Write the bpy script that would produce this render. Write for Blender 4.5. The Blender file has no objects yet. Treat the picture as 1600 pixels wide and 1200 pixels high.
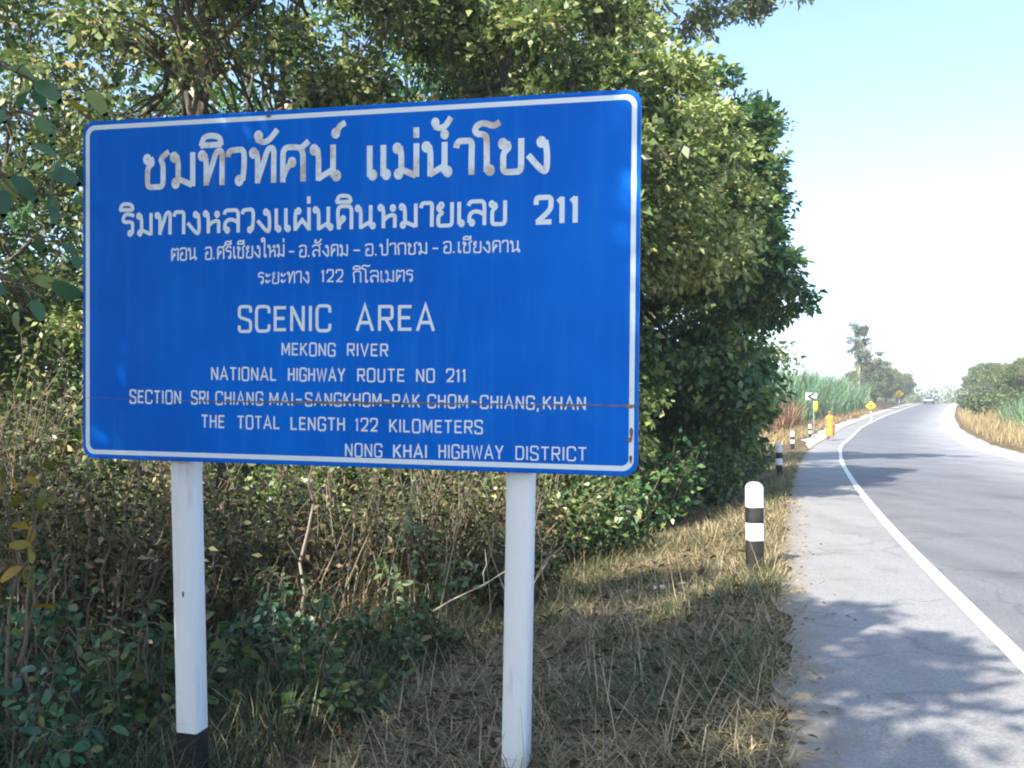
import bpy, math, random
import numpy as np
from mathutils import Matrix, Vector

random.seed(7)
RNG = np.random.default_rng(11)
SC = bpy.context.scene
COL = SC.collection
R = math.radians

# ------------------------------------------------------------------ camera, world, sun, exposure
cam = bpy.data.cameras.new('camera'); camo = bpy.data.objects.new('camera', cam); COL.objects.link(camo)
cam.sensor_width = 36.0; cam.lens = 34.88; cam.clip_start = 0.05; cam.clip_end = 6000
camo.location = (0, 0, 1.45); camo.rotation_euler = (R(90 + 2.03), 0, 0)
SC.camera = camo

SUN_EL = R(40.0)
SUN_DIR = Vector((0.62, 0.785, 0)).normalized()            # horizontal direction the light travels
world = bpy.data.worlds.new('World'); SC.world = world; world.use_nodes = True
wn = world.node_tree.nodes; wl = world.node_tree.links
sky = wn.new('ShaderNodeTexSky'); sky.sky_type = 'NISHITA'; sky.sun_disc = False
sky.sun_elevation = SUN_EL; sky.sun_rotation = math.atan2(-SUN_DIR.x, -SUN_DIR.y)
sky.altitude = 200; sky.air_density = 1.0; sky.dust_density = 1.1; sky.ozone_density = 1.9
wl.new(sky.outputs[0], wn['Background'].inputs[0]); wn['Background'].inputs[1].default_value = 0.15
sd = bpy.data.lights.new('sun', 'SUN'); so = bpy.data.objects.new('sun', sd); COL.objects.link(so)
sd.energy = 4.6; sd.angle = R(0.55); sd.color = (1.0, 0.95, 0.86)
ldir = Vector((SUN_DIR.x * math.cos(SUN_EL), SUN_DIR.y * math.cos(SUN_EL), -math.sin(SUN_EL)))
so.rotation_euler = ldir.to_track_quat('-Z', 'Y').to_euler(); so.location = (-20, -25, 30)
SC.view_settings.view_transform = 'Standard'; SC.view_settings.look = 'None'
SC.view_settings.gamma = 1; SC.view_settings.exposure = 1.38
SC.cycles.max_bounces = 6; SC.cycles.transparent_max_bounces = 6
SC.cycles.filter_width = 2.0

# ------------------------------------------------------------------ mesh helpers
class MB:
    """collects vertices and faces, builds ONE mesh object"""
    def __init__(s): s.v = []; s.f4 = []; s.f3 = []; s.m4 = []; s.m3 = []; s.n = 0
    def add(s, verts, quads=None, tris=None, mat=0):
        verts = np.asarray(verts, float).reshape(-1, 3)
        if quads is not None and len(quads):
            q = np.asarray(quads, int) + s.n; s.f4.append(q); s.m4.append(np.full(len(q), mat))
        if tris is not None and len(tris):
            t = np.asarray(tris, int) + s.n; s.f3.append(t); s.m3.append(np.full(len(t), mat))
        s.v.append(verts); s.n += len(verts)
    def box(s, c, size, mat=0, M=None):
        x, y, z = [k / 2 for k in size]
        P = np.array([[a, b, d] for d in (-z, z) for b in (-y, y) for a in (-x, x)])
        if M is not None: P = P @ np.array(M.to_3x3()).T
        s.add(P + np.array(c), [[0,2,3,1],[4,5,7,6],[0,1,5,4],[2,6,7,3],[0,4,6,2],[1,3,7,5]], mat=mat)
    def tube(s, pts, rad, n=6, mat=0, cap=True):
        pts = np.asarray(pts, float); rad = np.broadcast_to(rad, len(pts))
        t = np.gradient(pts, axis=0); t /= np.linalg.norm(t, axis=1, keepdims=True) + 1e-9
        ref = np.array([0.3, 0.9, 0.1]) if abs(t[0][2]) > .5 else np.array([0, 0, 1.])
        a = np.cross(t, ref); a /= np.linalg.norm(a, axis=1, keepdims=True) + 1e-9
        b = np.cross(t, a)
        th = np.arange(n) * 2 * math.pi / n
        V = pts[:, None, :] + rad[:, None, None] * (np.cos(th)[None, :, None] * a[:, None, :] + np.sin(th)[None, :, None] * b[:, None, :])
        k = len(pts)
        q = [[i*n+j, i*n+(j+1) % n, (i+1)*n+(j+1) % n, (i+1)*n+j] for i in range(k-1) for j in range(n)]
        V = V.reshape(-1, 3); tr = None
        if cap:
            V = np.vstack([V, pts[0], pts[-1]])
            tr = [[(j+1) % n, j, k*n] for j in range(n)] + [[(k-1)*n+j, (k-1)*n+(j+1) % n, k*n+1] for j in range(n)]
        s.add(V, q, tr, mat)
    def lathe(s, prof, c=(0,0,0), n=12, mat=0, phase=0.0):
        k = len(prof); th = np.arange(n) * 2 * math.pi / n + phase
        V = np.array([[c[0]+r*math.cos(a), c[1]+r*math.sin(a), c[2]+z] for r, z in prof for a in th])
        q = [[i*n+j, i*n+(j+1) % n, (i+1)*n+(j+1) % n, (i+1)*n+j] for i in range(k-1) for j in range(n)]
        s.add(V, q, None, mat)
    def build(s, name, mats, parent=None, loc=None, smooth=False):
        me = bpy.data.meshes.new(name)
        V = np.vstack(s.v) if s.v else np.zeros((0, 3))
        F4 = np.vstack(s.f4) if s.f4 else np.zeros((0, 4), int)
        F3 = np.vstack(s.f3) if s.f3 else np.zeros((0, 3), int)
        nl = F4.size + F3.size; nf = len(F4) + len(F3)
        me.vertices.add(len(V)); me.vertices.foreach_set('co', V.astype(np.float32).ravel())
        me.loops.add(nl); me.loops.foreach_set('vertex_index', np.concatenate([F4.ravel(), F3.ravel()]).astype(np.int32))
        me.polygons.add(nf)
        st = np.concatenate([np.arange(len(F4)) * 4, F4.size + np.arange(len(F3)) * 3]).astype(np.int32)
        me.polygons.foreach_set('loop_start', st)
        mi = np.concatenate(s.m4 + s.m3) if (s.m4 or s.m3) else np.zeros(0)
        if s.m4 or s.m3:
            mi = np.concatenate([np.concatenate(s.m4) if s.m4 else np.zeros(0), np.concatenate(s.m3) if s.m3 else np.zeros(0)])
        me.polygons.foreach_set('material_index', mi.astype(np.int32))
        if smooth: me.polygons.foreach_set('use_smooth', np.ones(nf, bool))
        me.update(calc_edges=True); me.validate()
        for m in (mats if isinstance(mats, (list, tuple)) else [mats]): me.materials.append(m)
        o = bpy.data.objects.new(name, me); COL.objects.link(o)
        if parent is not None: o.parent = parent
        if loc is not None: o.location = loc
        return o

def tag(o, label=None, cat=None, group=None, kind=None):
    if label: o['label'] = label
    if cat: o['category'] = cat
    if group: o['group'] = group
    if kind: o['kind'] = kind
    return o
def empty(name, loc, label, cat, group=None, rz=0.0):
    o = bpy.data.objects.new(name, None); COL.objects.link(o); o.empty_display_size = 0.2
    o.location = loc; o.rotation_euler = (0, 0, rz)
    return tag(o, label, cat, group)
def copy_thing(o, loc, rz=0.0, scale=1.0, label=None):
    c = o.copy(); COL.objects.link(c); c.location = loc; c.rotation_euler = (0, 0, rz); c.scale = (scale,) * 3
    if label: c['label'] = label
    for ch in list(o.children):
        d = ch.copy(); COL.objects.link(d); d.parent = c
        for g in list(ch.children):
            e = g.copy(); COL.objects.link(e); e.parent = d
    return c

# ------------------------------------------------------------------ materials
def newmat(name):
    m = bpy.data.materials.new(name); m.use_nodes = True
    n = m.node_tree.nodes; l = m.node_tree.links
    return m, n, l, n['Principled BSDF']
def N(n, kind, **kw):
    x = n.new(kind)
    for k, v in kw.items():
        if k in x.inputs: x.inputs[k].default_value = v
        else: setattr(x, k, v)
    return x
def ramp(n, stops, interp='LINEAR'):
    r = n.new('ShaderNodeValToRGB'); r.color_ramp.interpolation = interp
    el = r.color_ramp.elements
    while len(el) < len(stops): el.new(0.5)
    for e, (p, c) in zip(el, stops): e.position = p; e.color = (*c, 1)
    return r
def leaf_mat(name, stops, trans=0.3, rough=0.45, spec=0.35, noise=0.25):
    """one colour per leaf from its own island, drifting over the crown"""
    m, n, l, b = newmat(name)
    g = n.new('ShaderNodeNewGeometry'); tc = n.new('ShaderNodeTexCoord')
    ns = N(n, 'ShaderNodeTexNoise', Scale=0.55, Detail=2.0); l.new(tc.outputs['Object'], ns.inputs['Vector'])
    mx = N(n, 'ShaderNodeMath', operation='MULTIPLY_ADD'); mx.inputs[1].default_value = noise * 2; mx.inputs[2].default_value = -noise
    l.new(ns.outputs[0], mx.inputs[0])
    ad = N(n, 'ShaderNodeMath', operation='ADD', use_clamp=True); l.new(g.outputs['Random Per Island'], ad.inputs[0]); l.new(mx.outputs[0], ad.inputs[1])
    rp = ramp(n, stops); l.new(ad.outputs[0], rp.inputs[0])
    l.new(rp.outputs[0], b.inputs['Base Color']); b.inputs['Roughness'].default_value = rough
    b.inputs['Specular IOR Level'].default_value = spec
    t = n.new('ShaderNodeBsdfTranslucent'); hs = N(n, 'ShaderNodeHueSaturation', Saturation=1.15, Value=1.1)
    l.new(rp.outputs[0], hs.inputs['Color']); l.new(hs.outputs[0], t.inputs['Color'])
    ms = N(n, 'ShaderNodeMixShader'); ms.inputs[0].default_value = trans
    l.new(b.outputs[0], ms.inputs[1]); l.new(t.outputs[0], ms.inputs[2]); l.new(ms.outputs[0], n['Material Output'].inputs[0])
    return m
def noise_mat(name, stops, scale=6.0, rough=0.8, detail=6.0, bump=0.0, bscale=40.0, spec=0.3, stretch=None, coord='Object'):
    m, n, l, b = newmat(name)
    tc = n.new('ShaderNodeTexCoord'); src = tc.outputs[coord]
    if stretch:
        mp = n.new('ShaderNodeMapping'); mp.inputs['Scale'].default_value = stretch; l.new(src, mp.inputs[0]); src = mp.outputs[0]
    ns = N(n, 'ShaderNodeTexNoise', Scale=scale, Detail=detail, Roughness=0.6); l.new(src, ns.inputs['Vector'])
    rp = ramp(n, stops); l.new(ns.outputs[0], rp.inputs[0]); l.new(rp.outputs[0], b.inputs['Base Color'])
    b.inputs['Roughness'].default_value = rough; b.inputs['Specular IOR Level'].default_value = spec
    if bump:
        n2 = N(n, 'ShaderNodeTexNoise', Scale=bscale, Detail=4.0); l.new(src, n2.inputs['Vector'])
        bp = N(n, 'ShaderNodeBump', Strength=bump, Distance=0.02); l.new(n2.outputs[0], bp.inputs['Height']); l.new(bp.outputs[0], b.inputs['Normal'])
    return m

MAT = {}
MAT['leaf_dark'] = leaf_mat('leaf_dark', [(0, (.03,.08,.032)), (.35, (.058,.14,.05)), (.7, (.11,.21,.065)), (.9, (.20,.28,.085)), (1, (.30,.31,.10))], spec=.55, rough=.38, noise=.35)
MAT['leaf_olive'] = leaf_mat('leaf_olive', [(0, (.04,.075,.022)), (.35, (.085,.135,.038)), (.65, (.19,.245,.075)), (.9, (.33,.36,.13)), (1, (.45,.34,.16))], spec=.5, rough=.4, noise=.35)
MAT['leaf_mid'] = leaf_mat('leaf_mid', [(0, (.04,.08,.03)), (.4, (.08,.13,.045)), (.8, (.16,.20,.07)), (1, (.27,.26,.10))], spec=.5, rough=.4, noise=.35)
MAT['leaf_blue'] = leaf_mat('leaf_blue', [(0, (.028,.075,.040)), (.5, (.05,.12,.055)), (.85, (.09,.17,.065)), (1, (.20,.22,.07))], rough=.42, spec=.45, trans=.22)
MAT['leaf_dry'] = leaf_mat('leaf_dry', [(0, (.028,.034,.014)), (.35, (.055,.062,.026)), (.62, (.095,.085,.04)), (.82, (.17,.12,.062)), (.95, (.36,.25,.14)), (1, (.55,.41,.28))], trans=.2, rough=.7, spec=.15)
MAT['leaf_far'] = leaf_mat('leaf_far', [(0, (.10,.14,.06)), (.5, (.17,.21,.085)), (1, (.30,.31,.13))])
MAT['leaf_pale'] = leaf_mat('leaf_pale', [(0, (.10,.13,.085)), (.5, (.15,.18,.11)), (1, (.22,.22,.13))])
MAT['cane'] = leaf_mat('cane', [(0, (.10,.20,.10)), (.5, (.16,.28,.14)), (.9, (.24,.34,.18)), (1, (.34,.32,.18))], trans=.35)
MAT['straw'] = leaf_mat('straw', [(0, (.10,.095,.045)), (.25, (.21,.18,.10)), (.65, (.36,.295,.17)), (1, (.56,.46,.28))], trans=.2, rough=.7, spec=.15, noise=.3)
MAT['straw_gold'] = leaf_mat('straw_gold', [(0, (.30,.22,.10)), (.5, (.45,.34,.17)), (1, (.58,.46,.26))], trans=.3, rough=.7, spec=.1)
MAT['straw_red'] = leaf_mat('straw_red', [(0, (.15,.085,.045)), (.5, (.26,.15,.085)), (1, (.40,.26,.15))], trans=.25, rough=.7, spec=.1)
MAT['grass'] = leaf_mat('grass', [(0, (.035,.065,.02)), (.5, (.06,.10,.03)), (.85, (.11,.14,.045)), (1, (.25,.21,.1))], trans=.3)
MAT['blade_dark'] = leaf_mat('blade_dark', [(0, (.03,.05,.025)), (.5, (.06,.08,.035)), (.8, (.13,.12,.06)), (1, (.27,.21,.12))], trans=.25)
MAT['bark'] = noise_mat('bark', [(.3, (.05,.04,.03)), (.7, (.16,.13,.10))], scale=5, stretch=(3, 3, .6), bump=.6)
MAT['bark_pale'] = noise_mat('bark_pale', [(.3, (.22,.18,.13)), (.7, (.42,.36,.27))], scale=4, stretch=(3, 3, .6), bump=.4)
MAT['twig'] = noise_mat('twig', [(.3, (.10,.075,.05)), (.7, (.24,.19,.13))], scale=8)

MAT['leaf_yellow'] = leaf_mat('leaf_yellow', [(0, (.10,.13,.03)), (.5, (.26,.22,.04)), (1, (.45,.28,.06))], trans=.3)
MAT['leaf_light'] = leaf_mat('leaf_light', [(0, (.10,.16,.07)), (.5, (.17,.24,.10)), (1, (.30,.34,.16))])
MAT['leaf_orange'] = leaf_mat('leaf_orange', [(0, (.35,.16,.04)), (1, (.55,.32,.10))])
MAT['leaf_thicket'] = leaf_mat('leaf_thicket', [(0, (.03,.05,.02)), (.4, (.06,.09,.03)), (.75, (.11,.13,.05)), (1, (.28,.22,.12))])
MAT['stalk'] = noise_mat('stalk', [(.3, (.20,.16,.10)), (.7, (.46,.38,.26))], scale=2)
MAT['leaf_sunny'] = leaf_mat('leaf_sunny', [(0, (.10,.15,.04)), (.25, (.21,.29,.08)), (.65, (.37,.44,.14)), (1, (.54,.52,.22))], spec=.6, rough=.36, trans=.24)  # brighter copy of the foliage, sunlight put into the leaf colour
MAT['leaf_weed'] = leaf_mat('leaf_weed', [(0, (.035,.07,.025)), (.5, (.065,.12,.04)), (.85, (.12,.17,.055)), (1, (.28,.24,.10))], rough=.45)
MAT['leaf_bigleaf'] = leaf_mat('leaf_bigleaf', [(0, (.04,.11,.06)), (.5, (.075,.17,.08)), (.8, (.15,.24,.07)), (1, (.42,.38,.07))], rough=.4, spec=.45)
MAT['concrete'] = noise_mat('concrete', [(.3, (.62,.61,.59)), (.7, (.72,.71,.68))], scale=5, rough=.8)

# ------------------------------------------------------------------ lie of the land
_ly = np.array([-80, -40, 0, 5.84, 8.48, 12.15, 21.4, 34, 50, 80, 115, 180, 215, 300, 600, 3000.])
_lx = np.array([-18.9, -8.9, 1.45, 3.01, 3.72, 4.70, 7.40, 11.25, 16.5, 28.1, 43.2, 72.6, 88.8, 128, 270, 1400.])
_fy = np.linspace(-80, 600, 1361)
_fx = np.interp(_fy, _ly, _lx)
_k = np.exp(-np.linspace(-2, 2, 33) ** 2); _k /= _k.sum()
_pad = 16
_fx = np.convolve(np.concatenate([_fx[0] + (_fx[1]-_fx[0]) * np.arange(-_pad, 0), _fx, _fx[-1] + (_fx[-1]-_fx[-2]) * np.arange(1, _pad+1)]), _k, 'valid')
def line_x(y):                                     # the white edge line on our side
    y = np.asarray(y, float)
    return np.where(y > 600, np.interp(y, _ly, _lx), np.interp(y, _fy, _fx))
_ez_y = np.array([-200, 42, 60, 80, 115, 180, 215, 260, 320, 500, 3000.])
_ez = np.array([0, 0, .22, .78, 1.82, 3.8, 4.9, 5.5, 5.2, 3.0, 3.0])
def road_z(y):
    y = np.asarray(y, float)
    acc = 0
    for o in (-8, -4, 0, 4, 8): acc = acc + np.interp(y + o, _ez_y, _ez)
    return acc / 5
def cos_t(y):
    y = np.asarray(y, float)
    s = (line_x(y + 1) - line_x(y - 1)) / 2
    return 1 / np.sqrt(1 + s * s)
SHL, CARR, SHR = -1.35, 5.9, 7.2
def hash2(x, y):
    return (np.sin(x * 1.7 + 1.3 * np.sin(y * 1.1)) + np.sin(y * 2.3 + 1.9 * np.sin(x * .9)) + .6 * np.sin(x * 5.1 - y * 4.3) + .4 * np.sin(x * 9.7 + y * 7.9)) / 3
def ss(a, b, x):
    t = np.clip((x - a) / (b - a), 0, 1); return t * t * (3 - 2 * t)
def ground(x, y):
    x = np.asarray(x, float); y = np.asarray(y, float)
    d = (x - line_x(y)) * cos_t(y)
    t = np.maximum(SHL - d, 0)
    near = np.interp(t, [0, .3, 1.2, 3, 4.5, 6.5, 10, 30, 150], [0, -.03, -.30, -.62, -.72, -.55, -.30, 0, 0])
    far = np.interp(t, [0, .4, 2, 4, 8, 14, 30, 150], [0, .0, .05, .25, .9, 1.6, 2.2, 3])
    L = near + (far - near) * ss(26, 52, y)
    u = np.maximum(d - SHR, 0)
    Rr = np.interp(u, [0, .6, 2.2, 5, 10, 40, 200], [0, .06, .55, 1.35, 1.75, 2.2, 3])
    amp = np.clip(t / 1.0, 0, 1) * .05 + np.clip(u / 2, 0, 1) * .08
    return road_z(y) + np.where(d < 0, L, Rr) + amp * hash2(x * 1.3, y * 1.3) - .012
def at(x, y): return (x, y, float(ground(x, y)))
def at_d(d, y):                                    # a point a distance d right of the edge line
    x = float(line_x(y) + d / cos_t(y)); return (x, y, float(ground(x, y)))

def soil_mat():
    m, n, l, b = newmat('soil_and_thatch')
    tc = n.new('ShaderNodeTexCoord')
    a = N(n, 'ShaderNodeTexNoise', Scale=.9, Detail=8.0, Roughness=.65); l.new(tc.outputs['Object'], a.inputs['Vector'])
    c = N(n, 'ShaderNodeTexNoise', Scale=26.0, Detail=6.0, Roughness=.7); l.new(tc.outputs['Object'], c.inputs['Vector'])
    r1 = ramp(n, [(.3, (.09,.075,.045)), (.5, (.17,.135,.08)), (.7, (.26,.205,.12))]); l.new(a.outputs[0], r1.inputs[0])
    r2 = ramp(n, [(.3, (.45,.42,.40)), (.7, (1.2,1.15,1.05))]); l.new(c.outputs[0], r2.inputs[0])
    mx = N(n, 'ShaderNodeMix', data_type='RGBA', blend_type='MULTIPLY'); mx.inputs[0].default_value = 1
    l.new(r1.outputs[0], mx.inputs[6]); l.new(r2.outputs[0], mx.inputs[7]); l.new(mx.outputs[2], b.inputs['Base Color'])
    b.inputs['Roughness'].default_value = .95; b.inputs['Specular IOR Level'].default_value = .1
    bp = N(n, 'ShaderNodeBump', Strength=.8, Distance=.04); l.new(c.outputs[0], bp.inputs['Height']); l.new(bp.outputs[0], b.inputs['Normal'])
    return m
def strip(name, ds, ys, zoff, mat, kind='structure', wob=None):
    """a sheet following the road: columns at offsets ds from the edge line, rows at ys"""
    ds = np.asarray(ds, float); ys = np.asarray(ys, float)
    D, Y = np.meshgrid(ds, ys); D = D.copy()
    if wob is not None: D = wob(D, Y)
    X = line_x(Y) + D / cos_t(Y)
    Z = ground(X, Y) if zoff is None else road_z(Y) + zoff
    k, n = len(ys), len(ds)
    i, j = np.meshgrid(np.arange(k-1), np.arange(n-1), indexing='ij')
    q = np.stack([i*n+j, i*n+j+1, (i+1)*n+j+1, (i+1)*n+j], -1).reshape(-1, 4)
    mb = MB(); mb.add(np.stack([X, Y, Z], -1).reshape(-1, 3), q)
    o = mb.build(name, mat, smooth=True); tag(o, kind=kind)
    at_ = o.data.attributes.new('across', 'FLOAT', 'POINT'); at_.data.foreach_set('value', D.astype(np.float32).ravel()); return o
YS = np.concatenate([np.arange(-60, 0, 3), np.arange(0, 30, .35), np.arange(30, 70, 1), np.arange(70, 330, 4), np.arange(330, 700, 25), [800, 1000, 1300]])
DL = np.concatenate([[-900, -500, -300, -150, -90, -60, -45], np.arange(-35, -12, 2), np.arange(-12, -1.2, .3)])
DR = np.concatenate([[-1.0, 0, 3, 6, 7.2], np.arange(7.6, 16, .4), np.arange(16, 40, 3), [50, 70, 100, 150, 300, 500, 900]])
strip('ground', np.concatenate([DL, DR]), YS, None, soil_mat())

def asphalt(name, stops, streak, mottle=.12):
    """worn asphalt: colour by distance across the road, mottled, streaked along it, with visible stones"""
    m, n, l, b = newmat(name)
    tc = n.new('ShaderNodeTexCoord')
    a = N(n, 'ShaderNodeTexNoise', Scale=.45, Detail=6.0, Roughness=.6); l.new(tc.outputs['Object'], a.inputs['Vector'])
    mp = n.new('ShaderNodeMapping'); mp.inputs['Rotation'].default_value = (0, 0, R(16.5)); mp.inputs['Scale'].default_value = (1.8, .04, 1)
    l.new(tc.outputs['Object'], mp.inputs[0])
    st = N(n, 'ShaderNodeTexNoise', Scale=1.0, Detail=5.0); l.new(mp.outputs[0], st.inputs['Vector'])
    g = N(n, 'ShaderNodeTexNoise', Scale=120.0, Detail=3.0, Roughness=.8); l.new(tc.outputs['Object'], g.inputs['Vector'])
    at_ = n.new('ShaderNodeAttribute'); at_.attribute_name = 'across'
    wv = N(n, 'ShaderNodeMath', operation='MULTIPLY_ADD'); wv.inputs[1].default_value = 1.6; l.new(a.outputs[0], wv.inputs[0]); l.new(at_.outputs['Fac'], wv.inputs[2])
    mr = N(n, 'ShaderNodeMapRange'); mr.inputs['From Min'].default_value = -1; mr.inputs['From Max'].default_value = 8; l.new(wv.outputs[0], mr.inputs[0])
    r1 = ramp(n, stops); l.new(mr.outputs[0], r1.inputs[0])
    r0 = ramp(n, [(.3, (1-mottle,)*3), (.7, (1+mottle,)*3)]); l.new(a.outputs[0], r0.inputs[0])
    r2 = ramp(n, [(.3, (1-streak,)*3), (.7, (1+streak,)*3)]); l.new(st.outputs[0], r2.inputs[0])
    r3 = ramp(n, [(.25, (.70,)*3), (.75, (1.28,)*3)]); l.new(g.outputs[0], r3.inputs[0])
    cur = r1.outputs[0]
    for r_ in (r0, r2, r3):
        mx = N(n, 'ShaderNodeMix', data_type='RGBA', blend_type='MULTIPLY'); mx.inputs[0].default_value = 1
        l.new(cur, mx.inputs[6]); l.new(r_.outputs[0], mx.inputs[7]); cur = mx.outputs[2]
    # coarse stones, hairline cracks, and soil washed over the verge side
    g2 = N(n, 'ShaderNodeTexVoronoi', Scale=55.0); l.new(tc.outputs['Object'], g2.inputs['Vector'])
    r4 = ramp(n, [(.0, (1.22,1.2,1.17)), (.35, (1,)*3), (.8, (.78,.78,.8))]); l.new(g2.outputs['Distance'], r4.inputs[0])
    wp = N(n, 'ShaderNodeTexNoise', Scale=1.3, Detail=4.0); l.new(tc.outputs['Object'], wp.inputs['Vector'])
    va = N(n, 'ShaderNodeVectorMath', operation='MULTIPLY_ADD'); va.inputs[1].default_value = (1.2, 1.2, 0); l.new(wp.outputs['Color'], va.inputs[0]); l.new(tc.outputs['Object'], va.inputs[2])
    ck = N(n, 'ShaderNodeTexVoronoi', Scale=.42, feature='DISTANCE_TO_EDGE'); l.new(va.outputs[0], ck.inputs['Vector'])
    r5 = ramp(n, [(.0, (.72,.7,.7)), (.005, (.88,.88,.88)), (.011, (1,)*3)]); l.new(ck.outputs['Distance'], r5.inputs[0])
    pt = N(n, 'ShaderNodeTexNoise', Scale=.9, Detail=7.0, Roughness=.7); l.new(tc.outputs['Object'], pt.inputs['Vector'])
    r6 = ramp(n, [(.36, (.84,.84,.85)), (.46, (1,)*3), (.62, (1,)*3), (.72, (1.1,1.09,1.07))]); l.new(pt.outputs[0], r6.inputs[0])
    for r_ in (r4, r5, r6):
        mx = N(n, 'ShaderNodeMix', data_type='RGBA', blend_type='MULTIPLY'); mx.inputs[0].default_value = 1
        l.new(cur, mx.inputs[6]); l.new(r_.outputs[0], mx.inputs[7]); cur = mx.outputs[2]
    sn = N(n, 'ShaderNodeTexNoise', Scale=3.2, Detail=8.0, Roughness=.75); l.new(tc.outputs['Object'], sn.inputs['Vector'])
    sm = N(n, 'ShaderNodeMath', operation='MULTIPLY_ADD'); sm.inputs[1].default_value = -1.1; l.new(sn.outputs[0], sm.inputs[0]); l.new(at_.outputs['Fac'], sm.inputs[2])
    sr = N(n, 'ShaderNodeMapRange'); sr.inputs['From Min'].default_value = -1.62; sr.inputs['From Max'].default_value = -1.95; l.new(sm.outputs[0], sr.inputs[0])
    mx = N(n, 'ShaderNodeMix', data_type='RGBA'); l.new(sr.outputs[0], mx.inputs[0]); l.new(cur, mx.inputs[6]); mx.inputs[7].default_value = (.24,.195,.13,1); cur = mx.outputs[2]
    l.new(cur, b.inputs['Base Color'])
    b.inputs['Roughness'].default_value = .7; b.inputs['Specular IOR Level'].default_value = .4
    bp = N(n, 'ShaderNodeBump', Strength=.35, Distance=.006); l.new(g.outputs[0], bp.inputs['Height']); l.new(bp.outputs[0], b.inputs['Normal'])
    return m
MAT['asphalt'] = asphalt('asphalt', [(.15, (.17,.165,.165)), (.5, (.175,.17,.17)), (.62, (.22,.213,.207)), (.85, (.34,.325,.31))], .13)  # right lane lighter: sun glare and a dusty tone put into the colour
MAT['asphalt_shoulder'] = asphalt('asphalt_shoulder', [(.0, (.33,.31,.285)), (.12, (.29,.278,.262)), (.3, (.27,.26,.248))], .10)
MAT['gravel'] = noise_mat('gravel', [(.3, (.36,.32,.27)), (.7, (.52,.47,.40))], scale=30, bump=.5, bscale=90)
YR = np.concatenate([np.arange(-60, 0, 2), np.arange(0, 30, .2), np.arange(30, 80, .7), np.arange(80, 330, 3), np.arange(330, 620, 20)])
def wob_left(D, Y):                                # ragged edge of the paved shoulder
    w = .05 * np.sin(Y * 2.1) + .04 * np.sin(Y * 5.3 + 1) + .03 * np.sin(Y * 13.1)
    return np.where(D < -1.2, D + w, D)
def wob_right(D, Y):
    w = .18 * np.sin(Y * .7) + .1 * np.sin(Y * 1.9 + 1)
    return np.where(D > 7.2, D + w, D)
strip('paved_shoulder', [-1.37, -1.0, -.5, 0.0], YR, .000, MAT['asphalt_shoulder'], wob=wob_left)
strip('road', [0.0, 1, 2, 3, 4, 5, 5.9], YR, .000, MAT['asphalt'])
strip('gravel_shoulder', [5.9, 6.4, 6.9, 7.4], YR, .000, MAT['gravel'], wob=wob_right)
MAT['road_paint'] = noise_mat('road_paint', [(.28, (.45,.45,.44)), (.42, (.80,.80,.78))], scale=9, rough=.6, detail=8)
strip('edge_line', [-.06, .06], YR, .005, MAT['road_paint'])
YG = np.arange(46, 330, 2.)
strip('gravel_verge', [-1.0, -.5, 0], YG, .03, MAT['gravel'], wob=lambda D, Y: -1.30 + D * (.15 + 1.1 * ss(46, 62, Y) + .25 * np.sin(Y * .9) * ss(48, 60, Y)))
# ------------------------------------------------------------------ the sign
def lathe_clip(): pass
def chaikin(P, it=2):
    P = np.asarray(P, float)
    for _ in range(it):
        if len(P) < 3: return P
        Q = .75 * P[:-1] + .25 * P[1:]; S = .25 * P[:-1] + .75 * P[1:]
        M_ = np.empty((2 * len(Q), 2)); M_[0::2] = Q; M_[1::2] = S
        P = np.vstack([P[0], M_[1:-1], P[-1]])
    return P
def ribbon(mb, P, hw, y, mat=0):
    """a painted stroke in the sign plane: P is (k,2) in metres, front surface at local y"""
    P = np.asarray(P, float)
    keep = [0] + [i for i in range(1, len(P)) if np.linalg.norm(P[i] - P[i-1]) > 1e-5]
    P = P[keep]
    t = np.diff(P, axis=0); t /= np.linalg.norm(t, axis=1, keepdims=True)
    nrm = np.stack([-t[:, 1], t[:, 0]], 1)
    m = np.vstack([nrm[0], nrm[:-1] + nrm[1:], nrm[-1]])
    m /= np.linalg.norm(m, axis=1, keepdims=True) + 1e-9
    c = np.concatenate([[1], (m[1:-1] * nrm[:-1]).sum(1), [1]]); c = np.maximum(c, .45)
    A = P + m * (hw / c)[:, None]; B = P - m * (hw / c)[:, None]
    k = len(P)
    V = np.zeros((2 * k, 3)); V[:k, 0] = A[:, 0]; V[:k, 2] = A[:, 1]; V[k:, 0] = B[:, 0]; V[k:, 2] = B[:, 1]; V[:, 1] = y
    q = [[i, k+i, k+i+1, i+1] for i in range(k-1)]
    mb.add(V, q, mat=mat)
def ring(mb, c, r, hw, sx, sy, y, mat=0):
    """the small eye of a Thai letter"""
    n = 14; th = np.arange(n) * 2 * math.pi / n
    ro = r + hw / max(sx, sy); ri = max(r - hw / max(sx, sy), .0)
    O = np.stack([c[0] + ro * sx * np.cos(th), np.full(n, y), c[1] + ro * sy * np.sin(th)], 1)
    if ri < .02:
        mb.add(np.vstack([O, [[c[0], y, c[1]]]]), None, [[j, (j+1) % n, n] for j in range(n)], mat); return
    I = np.stack([c[0] + ri * sx * np.cos(th), np.full(n, y), c[1] + ri * sy * np.sin(th)], 1)
    mb.add(np.vstack([O, I]), [[j, (j+1) % n, n+(j+1) % n, n+j] for j in range(n)], None, mat)

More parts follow.
